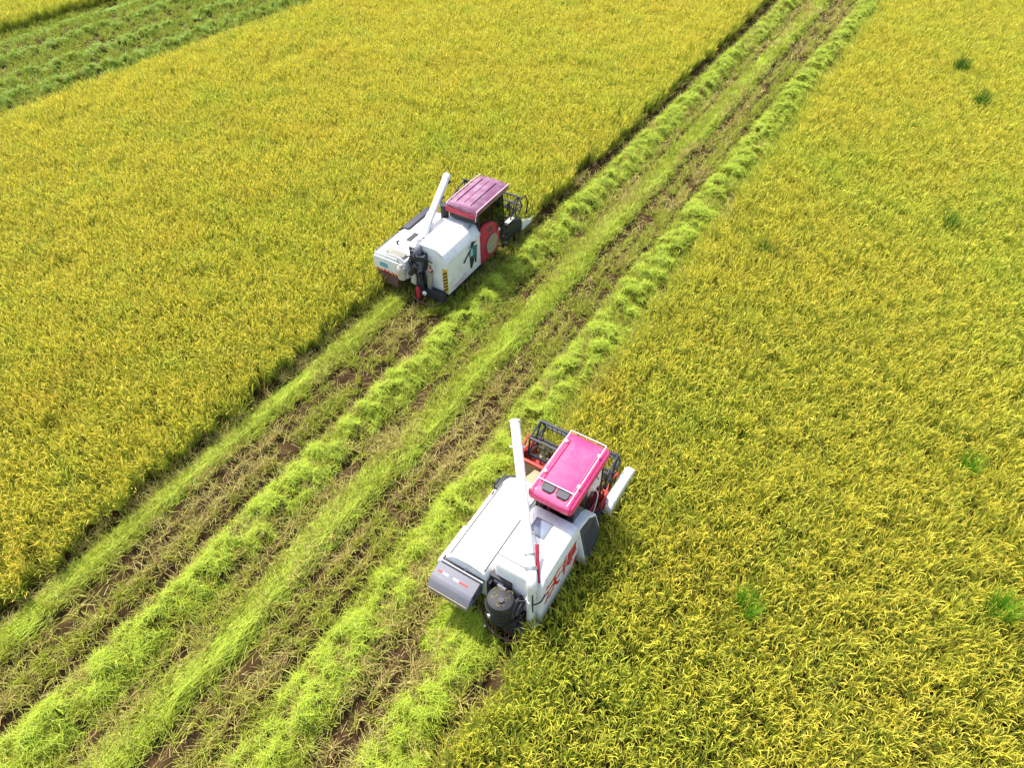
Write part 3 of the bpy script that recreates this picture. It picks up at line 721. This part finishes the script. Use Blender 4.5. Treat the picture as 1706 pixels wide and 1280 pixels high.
# cab
cab(nr, .05, .98, 2.42, 3.95, 1.12, 2.56, CRIMSON, GREENM)
roof = part('cab_roof', roof_shell(-.02, 1.04, 2.14, 4.02, 2.52, 2.72, .12, .05), PINK, nr)
part('roof_ridge', [prism('x', [(2.35, 2.752), (3.80, 2.752), (3.74, 2.784), (2.62, 2.784)], .84, .885, .01), prism('x', [(2.35, 2.752), (3.80, 2.752), (3.74, 2.784), (2.62, 2.784)], .12, .165, .01)], PINK, roof)
for xv in (.36, .70):
    o8 = [(xv+.15*sx_, 2.42+.13*sy_) for sx_, sy_ in ((-1, -.35), (-.6, -1), (.6, -1), (1, -.35), (1, .6), (.5, 1), (-.5, 1), (-1, .6))]
    v = part('roof_vent', prism('z', o8, 2.735, 2.782, .008, 1), BLACK, roof)
    for k in range(5): part('vent_slat', box(xv-.12, xv+.12, 2.33+k*.04, 2.345+k*.04, 2.78, 2.789), GREY, roof)
rk = part('roof_rail', [cyl((.06, 2.16, 2.815), (.06, 3.98, 2.815), .014, 8)], PALEROOF, roof)
part('roof_rail', [cyl((.92, 2.16, 2.815), (.92, 3.98, 2.815), .014, 8)], PALEROOF, roof)
part('roof_rail', [cyl((.06, 3.98, 2.815), (.92, 3.98, 2.815), .014, 8)], PALEROOF, roof)
part('roof_rail', [cyl((.06, 2.50, 2.815), (.92, 2.50, 2.815), .014, 8)], PALEROOF, roof)
for (xl, yl) in ((.10, 3.66), (.90, 3.66), (.10, 2.72), (.90, 2.72)):
    l = part('rail_foot', [cyl((xl, yl, 2.74), (xl, yl, 2.80), .025, 10), cyl((xl, yl, 2.79), (xl, yl, 2.835), .036, 12)], LAMPW, roof)
mirror(nr, (1.0, 3.80, 1.7), .22)
part('cab_ladder', [tube([(1.12, 3.3, .45), (1.12, 3.3, 1.15)], .016, 6), tube([(1.12, 3.62, .45), (1.12, 3.62, 1.15)], .016, 6)] + [box(1.06, 1.18, 3.3, 3.62, z_, z_+.025) for z_ in (.46, .72, .98)], BLACK, nr)
part('grab_rail', tube(smooth_path([(1.06, 3.35, 1.15), (1.10, 3.35, 1.5), (1.10, 3.38, 1.9), (1.03, 3.38, 2.0)], 4), .014, 6), LAMPW, nr)
# feeder house and header
part('feeder_house', prism('x', [(2.75, .82), (2.75, 1.30), (3.1, 1.28), (4.0, .82), (4.0, .28), (3.2, .55)], -.78, -.12, .02), TANM, nr)
part('feeder_brace', [tube([(-.85, 2.9, 1.25), (-.92, 3.5, 1.05), (-1.2, 3.95, .98)], .025, 8), tube([(-.9, 3.2, .9), (-1.25, 3.9, .6)], .025, 8)], RED, nr)
header(nr, -1.30, 1.02, 3.98, RED, True)
right_panel(nr, 1.10, 3.80, 5.22)
part('drive_cover', [prism('x', [(3.72, .55), (3.98, .50), (4.25, .52), (4.2, .9), (3.95, 1.02), (3.72, .9)], 1.02, 1.10, .015), cyl((1.02, 3.92, .78), (1.16, 3.92, .78), .12)], RED, nr)
part('hydraulic_valve', [box(.98, 1.10, 3.86, 4.02, 1.0, 1.12, .02), cyl((1.04, 3.92, 1.1), (1.04, 3.92, 1.32), .03, 8), tube(smooth_path([(1.04, 3.9, 1.1), (1.12, 3.8, 1.22), (1.1, 3.6, 1.1), (.98, 3.4, .9)], 5), .014, 6)], RED, nr)
# unloading pipe: upright at the rear corner, elbow, long swung arm
ua = part('unloading_upright', [cyl((1.00, .66, .42), (1.00, .66, 1.92), .095, 20), cyl((1.00, .66, 1.40), (1.00, .66, 1.46), .115, 20), cyl((1.0, .66, .40), (1.0, .66, .50), .125, 20)], WHITE, nr)
part('pipe_foot', [prism('z', [(.84, .52), (1.16, .52), (1.20, .74), (.80, .74)], .36, .46, .02)], WHITE, ua)
e0 = Vector((.94, .76, 2.16)); tip = Vector((-.83, 3.02, 3.55)); dv = (tip-e0).normalized()
part('unloading_elbow', tube(smooth_path([(1.00, .66, 1.88), (1.00, .66, 2.02), (.98, .69, 2.11), e0+dv*.02, e0+dv*.16], 5), [.11]*21, 18), WHITE, ua)
arm = part('unloading_arm', tube([e0+dv*.12, e0+dv*.9, tip], [.105, .100, .105], 20), WHITE, nr)
part('arm_collar', [tube([e0+dv*.14, e0+dv*.20], .125, 20), tube([e0+dv*.42, e0+dv*.46], .113, 20)], ALU, arm)
part('arm_spout', tube([tip-dv*.02, tip+dv*.03], .118, 20), LAMPW, arm)
sd = dv.cross(Vector((0, 0, 1))).normalized()
part('arm_cylinder', [cyl(Vector((1.07, .80, 1.98)), e0+dv*.62+sd*.17, .038, 12)], CRIMSON, arm)
part('cylinder_rod', [cyl(e0+dv*.60+sd*.17, e0+dv*.86+sd*.13, .016, 8), tube([e0+dv*.86+sd*.13, e0+dv*.88], .02, 8)], ALU, arm)
part('arm_rest', [cyl((-.50, 2.62, 1.4), (-.57, 2.72, 3.10), .025, 8), tube([(-.70, 2.62, 3.22), (-.58, 2.70, 3.08), (-.45, 2.80, 3.2)], .022, 8)], WHITE, nr)
# what stands open at the rear: black barrel, belt wheels, hoses, rods
BC = (.42, .40)
br = part('fuel_barrel', loft([[(BC[0]+rr_*math.cos(t_), BC[1]+rr_*math.sin(t_)*.96, z_) for t_ in [2*math.pi*k/24 for k in range(24)]] for (rr_, z_) in ((.22, .50), (.28, .56), (.315, .72), (.325, 1.0), (.315, 1.22), (.28, 1.33), (.18, 1.37))]), BLACK, nr)
part('barrel_cap', cyl((BC[0]+.05, BC[1]-.06, 1.36), (BC[0]+.05, BC[1]-.06, 1.42), .06, 14), DARKGREY, br)
part('barrel_label', prism('y', [(.30, .96), (.36, .96), (.36, 1.05), (.30, 1.05)], .068, .10), LAMPW, br)
for z_ in (.80, 1.14): part('barrel_rib', tube([(BC[0]+.324*math.cos(t_), BC[1]+.312*math.sin(t_), z_) for t_ in [2*math.pi*k/24 for k in range(25)]], .011, 6), BLACK, br)
m_ = 34; ax_ = R(0, 6.283, m_); rx_ = .24*np.sqrt(R(0, 1, m_)); cc_ = vary(pick([LIME2*.4, TAN*.6, BROWN, OLIVE*.6], m_), .3)
ch = blades(np.stack([BC[0]+rx_*np.cos(ax_), BC[1]+.05+rx_*np.sin(ax_), 1.365+R(0, .02, m_)], -1), R(0, 6.283, m_), R(-5, 15, m_)*D2R, R(0, 20, m_)*D2R, R(.03, .08, m_), .009, cc_, cc_, 2, 0., .6)
chaff = bpy.data.objects.new('chaff', blade_mesh('chaff', [ch], STUB)); COL.objects.link(chaff); chaff.parent = br; chaff['kind'] = 'stuff'
bw = part('belt_wheel', [cyl((.70, .55, 1.02), (.76, .55, 1.02), .26, 26), cyl((.78, .55, 1.02), (.82, .55, 1.02), .17, 22), cyl((.66, .55, 1.02), (.86, .55, 1.02), .05, 12)], DARKGREY, nr)
part('belt', [tube([(.735, .55+.27*math.cos(t_), 1.02+.27*math.sin(t_)) for t_ in [2*math.pi*k/26 for k in range(27)]], .016, 6)], BLACK, bw)
part('belt_wheel', [cyl((.70, .62, .62), (.76, .62, .62), .12, 20), cyl((.66, .62, .62), (.80, .62, .62), .03, 10)], DARKGREY, nr)
for pts, r_ in (([(1.07, .62, 1.0), (1.09, .56, 1.4), (1.06, .60, 1.8), (1.04, .78, 2.12), (.96, .95, 2.17)], .016), ([(1.06, .58, 1.45), (1.12, .55, 1.52), (1.22, .66, 1.58), (1.235, .80, 1.66)], .016), ([(.55, .60, 1.2), (.74, .48, 1.42), (.95, .56, 1.5)], .014), ([(.6, .3, .6), (.8, .25, .8), (.92, .5, 1.0)], .014)):
    part('hose', tube(smooth_path(pts, 5), r_, 7), BLACK, nr)
part('rear_strut', [cyl((.62+.05*k, .22, .30), (.60+.05*k, .40, 1.0-.06*k), .014, 6) for k in range(5)], RUSTY, nr)
part('rear_bumper', tube(smooth_path([(-.02, .30, .58), (.25, .12, .42), (.6, .06, .34), (.95, .18, .34), (1.15, .55, .40)], 5), .022, 8), RUSTY, nr)
part('gear_case', [box(.55, 1.05, .28, .74, .28, .60, .04), box(.0, .5, .66, .8, .4, 1.5, .02)], BLACK, nr)
part('tow_pin', cyl((.18, .12, .30), (.22, .06, .44), .022, 10), LAMPW, nr)
part('tank_bracket', [box(.10, .34, .64, .76, 1.30, 1.42, .02), cyl((.22, .62, 1.36), (.42, .60, 1.36), .035, 10)], GREY, nr)
part('body_frame', [box(-.02, .07, .55, 2.9, .7, 1.35)], BLACK, nr)

# ================================================================== far machine: maroon roof
fr = empty('combine_harvester', F_O, math.radians(1.5))
tag(fr, 'white combine harvester with ribbed maroon cab roof and dark figure emblem on its side', 'harvester', 'rice combine harvesters cutting the field')
crawler(fr, -1.0, -.56, .6, 3.0); crawler(fr, .62, 1.08, .6, 3.0)
part('chassis', [box(-1.0, 1.1, .55, 3.1, .60, .78, .02), box(-.5, .55, .8, 2.9, .40, .62, .02)], BLACK, fr)
prof = [(-1.34, .80), (-1.36, 1.28), (-1.30, 1.42), (-1.18, 1.50), (-.60, 1.56), (-.30, 1.54), (-.12, 1.45), (-.08, .80)]
body = part('threshing_body', prism('y', prof, .06, 2.75, .03, 2), WHITE, fr)
part('rear_panel', prism('y', [(-1.34, .84), (-1.36, 1.26), (-1.31, 1.36), (-.36, 1.36), (-.32, .84)], -.02, .055, .012), WHITE, body)
bp = part('number_plate', box(-1.10, -.80, -.027, -.022, 1.02, 1.18), BLUE, body)
part('plate_mark', [box(-1.06+.055*k, -1.03+.055*k, -.031, -.0275, 1.07, 1.13) for k in range(5)], PALE, body)
for k, (xa, mt) in enumerate(((-1.28, ORANGE), (-1.14, ORANGE), (-.98, REDLENS), (-.84, REDLENS), (-.68, ORANGE), (-.54, ORANGE))):
    part('tail_lamp', cyl((xa+.05, -.05, .87), (xa+.05, -.018, .87), .045, 12), mt, body)
part('rear_rim', [prism('x', [(.0, 1.36), (.06, 1.36), (.06, 1.47), (.03, 1.47)], -1.30, -.42, .008)], WHITE, body)
part('rear_shade_pan', box(-.92, -.22, .10, .34, 1.548, 1.570, .01), paint('shaded_tin', (.22, .21, .16), .6, dirt_or_sheen=.6, dirt_or_sheen_col=(.45, .43, .38), scale=6), body)  # thin sheet, its grey-brown colour paints shade onto the body top
part('top_cover', prism('x', [(.55, 1.53), (1.35, 1.53), (1.30, 1.66), (.70, 1.66)], -.72, -.14, .03), WHITE, body)
part('cover_slot', prism('x', [(.80, 1.662), (1.28, 1.662), (1.28, 1.672), (.80, 1.672)], -.62, -.44), BLACK, body)
part('edge_trim', [box(-1.325, -1.285, .12, 1.3, 1.415, 1.45), box(-1.375, -1.355, .10, 2.7, 1.20, 1.24)], DARKGREY, body)
part('side_panel', prism('y', [(-1.46, .78), (-1.46, 1.12), (-1.40, 1.24), (-1.355, 1.26), (-1.355, .78)], .10, 2.6, .015), WHITE, body)
part('top_lamp', [cyl((-.82, .62, 1.54), (-.82, .62, 1.62), .03, 10), box(-.85, -.79, .58, .70, 1.61, 1.66, .01)], BLACK, body)
part('dark_tarpaulin', prism('y', [(-1.38, 1.26), (-1.42, 1.40), (-1.28, 1.54), (-1.0, 1.60), (-1.0, 1.50), (-1.3, 1.36)], 1.45, 2.8, .02), NAVY, body)
part('straw_chute', prism('x', [(.06, .82), (-.02, .80), (-.10, .45), (.0, .38), (.4, .42), (.5, .82)], -1.22, -.42, .015), RUSTY, fr)
# grain tank with a folded shoulder
ft = [(.14, .52), (.14, 2.02), (.24, 2.12), (.88, 2.12), (1.12, 1.98), (1.27, 1.72), (1.27, .52)]
tank = part('grain_tank', prism('y', ft, .36, 2.20, .03, 2), WHITE, fr)
part('tank_front', loft([[(x, 2.20, z) for x, z in ft], [(x*.97+.02, 2.34, z-.03 if z > 1 else z) for x, z in ft]]), WHITE, tank)
part('hazard_strip', box(1.08, 1.26, .352, .358, .60, 1.50), YELLOW, tank)
for z_ in [.61+.125*k for k in range(6)]: part('hazard_bar', prism('y', [(1.085, z_), (1.255, z_+.13), (1.255, z_+.19), (1.085, z_+.06)], .346, .3515), INK, tank)
X = 1.273
def decal(pts, mt, parent, name, dx=0.): return part(name, prism('x', pts, X-.002+dx, X+.0025+dx), mt, parent)
def fig(pts, mt, name, dx=0.): return decal([(1.22+(a-1.22)*1.12, .74+(b-.70)*1.06) for a, b in pts], mt, tank, name, dx)
em = fig([(1.55, 1.08), (1.84, 1.10), (1.88, 1.32), (1.80, 1.42), (1.60, 1.42), (1.50, 1.28)], TEAL, 'figure_emblem'); em['label'] = 'dark teal print of a working figure with a tool'
fig([(1.58, 1.14), (1.72, 1.12), (1.70, 1.36), (1.62, 1.39)], PALE, 'figure_shirt', .003)
fig([(1.20, 1.16), (1.28, 1.10), (1.62, 1.36), (1.60, 1.43)], INK, 'figure_tool', .0035)
fig([(1.56, .72), (1.64, .68), (1.76, .88), (1.74, 1.09), (1.54, 1.09)], INK, 'figure_leg', .001)
fig([(1.80, .78), (1.88, .76), (1.92, 1.09), (1.76, 1.09)], INK, 'figure_leg', .001)
fig([(1.82, .96), (1.89, .94), (1.95, 1.36), (1.85, 1.41)], TEAL, 'figure_arm', .004)
fig([(1.64, 1.42), (1.76, 1.42), (1.78, 1.50), (1.62, 1.50)], INK, 'figure_head', .0045)
fig([(1.52, 1.47), (1.92, 1.49), (1.90, 1.52), (1.80, 1.53), (1.77, 1.60), (1.65, 1.60), (1.62, 1.52), (1.52, 1.50)], INK, 'figure_hat', .0055)
decal([(.62, .66), (.66, .63), (1.38, .72), (1.38, .75)], SIGNPINK, tank, 'pink_line')
for k in range(7): decal([(.78+.09*k, .56+.004*k), (.83+.09*k, .565+.004*k), (.84+.09*k, .61+.006*k), (.79+.09*k, .60+.006*k)], SIGNPINK, tank, 'pink_mark')
part('tank_handle', [tube(smooth_path([(1.02, 1.92, 2.0), (1.06, 1.92, 2.08), (1.06, 2.04, 2.08), (1.02, 2.06, 2.0)], 4), .012, 6), box(1.0, 1.06, 1.88, 2.08, 1.985, 2.0)], BLACK, tank)
# crimson engine door with a round screen
ed = part('engine_door', prism('x', [(2.22, .52), (3.20, .54), (3.38, .86), (3.38, 1.26), (3.22, 1.56), (2.92, 1.80), (2.50, 1.90), (2.34, 1.88), (2.22, 1.60)], .86, 1.30, .03, 2), CRIMSON, fr)
rs = part('rotary_screen', [cyl((1.295, 2.86, 1.00), (1.33, 2.86, 1.00), .34, 30), cyl((1.33, 2.86, 1.00), (1.345, 2.86, 1.00), .06, 14)], TANM, ed)
part('screen_rim', tube([(1.322, 2.86+.345*math.cos(t_), 1.0+.345*math.sin(t_)) for t_ in [2*math.pi*k/30 for k in range(31)]], .014, 6), GREY, ed)
part('screen_wand', [box(1.335, 1.355, 2.52, 2.94, .975, 1.03, .006)], ALU, ed)
part('door_vent', [prism('x', [(2.62, 1.52), (2.94, 1.50), (2.90, 1.64), (2.62, 1.68)], 1.297, 1.304)], DARKGREY, ed)
part('door_lamp', box(1.28, 1.33, 3.28, 3.37, 1.24, 1.31, .01), LAMPW, ed)
# cab with ribbed sheet roof
cab(fr, .30, 1.24, 2.24, 3.82, 1.18, 2.52, BLACK, SEAT)
prof_r = [(.20, 2.48), (.20, 2.62), (.30, 2.70), (.75, 2.735), (1.20, 2.70), (1.32, 2.62), (1.32, 2.48)]
roof = part('cab_roof', loft([[(x, 1.96, z-.05) for x, z in prof_r], [(x, 2.02, z) for x, z in prof_r], [(x, 3.60, z) for x, z in prof_r], [(x*.98+.015, 3.86, z-.02) for x, z in prof_r], [(x*.94+.045, 3.98, z-.09 if z > 2.55 else z) for x, z in prof_r]]), MAROON, fr)
for xr in (.46, .72, .98):
    part('roof_rib', prism('x', [(2.10, 2.715), (3.70, 2.715), (3.64, 2.75), (2.16, 2.75)], xr, xr+.035, .008, 1), MAROON, roof)
part('roof_fascia', [box(.20, 1.32, 1.93, 1.96, 2.40, 2.56, .008)], CRIMSON, roof)
part('roof_rail', [tube(smooth_path([(1.33, 1.92, 2.36), (1.325, 2.0, 2.60), (1.325, 2.2, 2.665), (1.325, 3.8, 2.665), (1.30, 3.95, 2.62)], 4), .016, 8)], PALEROOF, roof)
part('roof_rail', [tube(smooth_path([(.20, 2.0, 2.60), (.195, 2.2, 2.665), (.195, 3.8, 2.665), (.22, 3.95, 2.62)], 4), .016, 8)], PALEROOF, roof)
part('cab_back', [box(.28, 1.26, 2.0, 2.24, 2.18, 2.44, .03)], BLACK, fr)
part('air_cleaner', [cyl((.08, 2.06, 2.06), (.08, 2.06, 2.46), .12, 16), cyl((.08, 2.06, 2.46), (.08, 2.06, 2.52), .14, 16)], BLACK, fr)
mirror(fr, (.26, 3.72, 1.9), -.22); mirror(fr, (1.28, 3.76, 1.8), .14)
part('cab_ladder', [tube([(1.34, 3.46, .45), (1.30, 3.46, 1.2)], .016, 6), tube([(1.34, 3.76, .45), (1.30, 3.76, 1.2)], .016, 6)] + [box(1.27, 1.38, 3.46, 3.76, z_, z_+.025) for z_ in (.46, .72, .98)], BLACK, fr)
part('grab_rail', tube(smooth_path([(1.27, 3.2, 1.2), (1.33, 3.2, 1.5), (1.33, 3.2, 1.9), (1.27, 3.2, 2.0)], 4), .014, 6), BLACK, fr)
# feeder and header
part('feeder_house', prism('x', [(2.7, .85), (2.7, 1.32), (3.1, 1.28), (4.25, .85), (4.25, .28), (3.2, .55)], -.80, -.12, .02), TANM, fr)
header(fr, -1.30, 1.10, 4.18, BLACK, False)
part('side_casing', [prism('x', [(3.95, .42), (4.9, .30), (5.0, .48), (4.9, .78), (4.35, .98), (3.95, .95)], 1.13, 1.24, .02), box(1.0, 1.26, 3.94, 4.10, .98, 1.04, .01)], BLACK, fr)
part('casing_trim', [box(1.10, 1.26, 4.02, 4.42, 1.04, 1.075, .01)], BEIGE, fr)
part('reel_guard', [tube([(1.2, 4.2, 1.0), (1.2, 4.5, 1.52), (1.2, 5.25, 1.48), (1.2, 5.42, 1.1), (1.2, 5.3, .62)], .026, 8), tube([(-1.3, 5.02, 1.50), (1.2, 5.02, 1.50)], .026, 8)], BLACK, fr)
part('divider_nose', prism('x', [(4.95, .25), (5.62, .24), (5.66, .30), (5.05, .64), (4.95, .60)], 1.14, 1.28, .02), WHITE, fr)
part('divider_rod', tube([(1.24, 5.05, .62), (1.30, 5.5, .44), (1.22, 5.85, .34)], .016, 6), LAMPW, fr)
# unloading pipe
e0 = Vector((.16, .62, 2.04)); tip = Vector((-.42, 2.92, 2.86)); dv = (tip-e0).normalized()
ua = part('unloading_upright', [cyl((.30, .24, .70), (.30, .24, 1.86), .10, 20), tube(smooth_path([(.30, .24, 1.84), (.29, .27, 1.97), (.24, .40, 2.02), e0], 5), .11, 18)], GREY, fr)
arm = part('unloading_arm', tube([e0-dv*.05, e0+dv*1.0, tip], [.125, .118, .118], 20), WHITE, fr)
part('arm_collar', tube([e0+dv*.0, e0+dv*.07], .14, 20), ALU, arm)
part('arm_spout', [tube([tip-dv*.05, tip+dv*.10], .13, 20)], LAMPW, arm)
part('spout_flap', [tube([tip+dv*.05+Vector((-.10, 0, .10)), tip+dv*.22+Vector((0, 0, .22)), tip+dv*.16+Vector((.13, 0, .02))], .014, 6), box(tip.x+.06, tip.x+.13, tip.y-.10, tip.y+.06, tip.z-.16, tip.z-.06, .01)], BLACK, arm)
sd = dv.cross(Vector((0, 0, 1))).normalized()
part('arm_pipe', [tube(smooth_path([e0-sd*.15+Vector((0, .05, -.2)), e0+dv*.5-sd*.16, e0+dv*1.1-sd*.14], 4), .018, 8), cyl(e0+dv*.05+sd*.17+Vector((0, 0, -.15)), e0+dv*.75+sd*.14, .03, 10)], ALU, arm)
part('arm_rest', [cyl((-.26, 2.30, 1.45), (-.27, 2.34, 2.52), .03, 8), box(-.36, -.16, 2.26, 2.42, 2.48, 2.54, .01), box(-.25, .1, 1.5, 2.2, 1.50, 1.82, .03)], GREY, fr)
# open rear end
part('swivel_gear', [cyl((.27, .30, 1.62), (.27, .30, 1.76), .20, 22), cyl((.30, .24, 1.76), (.30, .24, 1.86), .15, 22), box(.02, .2, .20, .38, 1.70, 1.88, .02), box(.38, .56, .10, .30, 1.66, 1.84, .02)], NAVY, fr)
for pts in ([(.1, .2, 1.8), (.05, .05, 1.6), (.2, .0, 1.3), (.4, .1, 1.0)], [(.5, .2, 1.75), (.62, .05, 1.6), (.6, .1, 1.2), (.5, .15, .8)], [(.3, .12, 1.86), (.45, .02, 1.9), (.6, .18, 1.8), (.75, .3, 1.6)], [(-.1, .15, 1.6), (.0, .0, 1.75), (.18, .05, 1.85), (.3, .2, 1.9)]):
    part('hose', tube(smooth_path(pts, 5), .02, 7), NAVY, fr)
part('water_bottle', loft([[(-.22+rr_*math.cos(t_)*1.15, -.06+rr_*math.sin(t_)*.85, z_) for t_ in [2*math.pi*k/16 for k in range(16)]] for (rr_, z_) in ((.09, .84), (.125, .88), (.13, 1.18), (.115, 1.28), (.06, 1.34), (.05, 1.40))]), BEIGE, fr)
part('silencer', [cyl((.06, .06, 1.10), (.30, .06, 1.50), .09, 16), cyl((.42, .12, .60), (.42, .12, 1.20), .075, 14)], BLACK, fr)
part('clean_out_flap', prism('x', [(.02, .76), (.06, 1.16), (.10, 1.16), (.10, .66)], .06, .24), BEIGE, fr)
part('rear_gear_case', [box(.35, 1.2, .12, .34, .30, .62, .03), box(-.1, .56, .30, .355, .62, 1.9, .01)], BLACK, fr)
part('rear_post', [box(.56, .70, .18, .34, .58, 1.34, .02)], ALU, fr)
ex = part('fire_extinguisher', loft([[(.34+rr_*math.cos(t_), -.02+rr_*math.sin(t_), z_) for t_ in [2*math.pi*k/14 for k in range(14)]] for (rr_, z_) in ((.06, .28), (.075, .31), (.075, .66), (.05, .72), (.03, .76))]), CRIMSON, fr)
part('extinguisher_valve', box(.30, .38, -.05, .01, .76, .82, .01), BLACK, ex)
part('work_lamp', [cyl((.58, .02, .58), (.58, -.05, .56), .07, 14)], LAMPW, fr)
part('rear_bumper', tube(smooth_path([(.1, -.05, .30), (.5, -.14, .26), (.95, -.05, .28), (1.15, .2, .36)], 4), .022, 8), RUSTY, fr)
part('tail_pipe', tube(smooth_path([(.75, .2, 1.6), (.78, .08, 1.5), (.92, .05, 1.52)], 4), .05, 10), RUSTY, fr)

# ------------------------------------------------------------------ straw pouring from the hood of the near machine
m = 2600
fx, fy = R(-1.0, .2, m), R(-.75, .35, m); t = np.clip((.35-fy)/1.1, 0, 1)
hump = np.clip(1 - ((fx+.10-.25*t)/.55)**2, 0, 1)
fz = (.05 + .42*(1-t)*hump)*R(.2, 1, m)
cx_ = vary(lerp(LIME, LIME2, R(0, 1, m)), .2)
fall = blades(np.stack([fx+N_O.x+.15*t, fy+N_O.y, fz], -1), R(-2.6, -.5, m), R(-40, 25, m)*D2R, R(0, 50, m)*D2R, R(.15, .35, m), R(.008, .014, m), cx_, cx_, 2, R(-.7, .7, m), .5)
o = bpy.data.objects.new('falling_straw', blade_mesh('falling_straw', [fall], STRAW)); COL.objects.link(o)
tag(o, 'loose lime straw dropping out beneath the grey hood of the pink-roofed harvester', 'straw', kind='stuff')

# ------------------------------------------------------------------ weed clumps standing in the right field
WEED = blade_mat('weed', .3, .0)
WLAB = ['tall dark green weed clump, the largest one standing in the yellow rice', 'dark green weed clump behind the largest weed clump in the rice', 'bright green weed tuft in the rice, the one closest to the pink-roofed harvester',
        'broad bright green weed tuft deep in the yellow rice, the widest of the bright tufts', 'small dark weed clump in the rice near the mown strip', 'low dark weed clump in a greenish patch of the rice', 'small bright weed tuft half hidden between rice ears']
for (wx, wy, s_, k_), lb in zip(WEEDS, WLAB):
    n = int(90+150*min(1, s_)); a = R(0, 6.283, n); r = .17*s_*np.sqrt(R(0, 1, n))
    col = np.array({'d': (.045, .17, .018), 'm': (.09, .20, .02), 'b': (.14, .38, .018)}[k_])
    c = vary(np.tile(col, (n, 1)), .35)
    st = blades(np.stack([r*np.cos(a), r*np.sin(a), 0*r], -1), a, R(80, 90, n)*D2R, R(0, 35, n)*D2R, R(.95, 1.38, n)*(.84+.16*s_), R(.020, .032, n), c*.6, c, 5, R(-.5, .5, n), .15)
    o = bpy.data.objects.new('weed_clump', blade_mesh('weed_clump', [st], WEED)); COL.objects.link(o); o.location = (wx, wy, 0)
    tag(o, lb, 'weed', 'weed clumps in the rice')
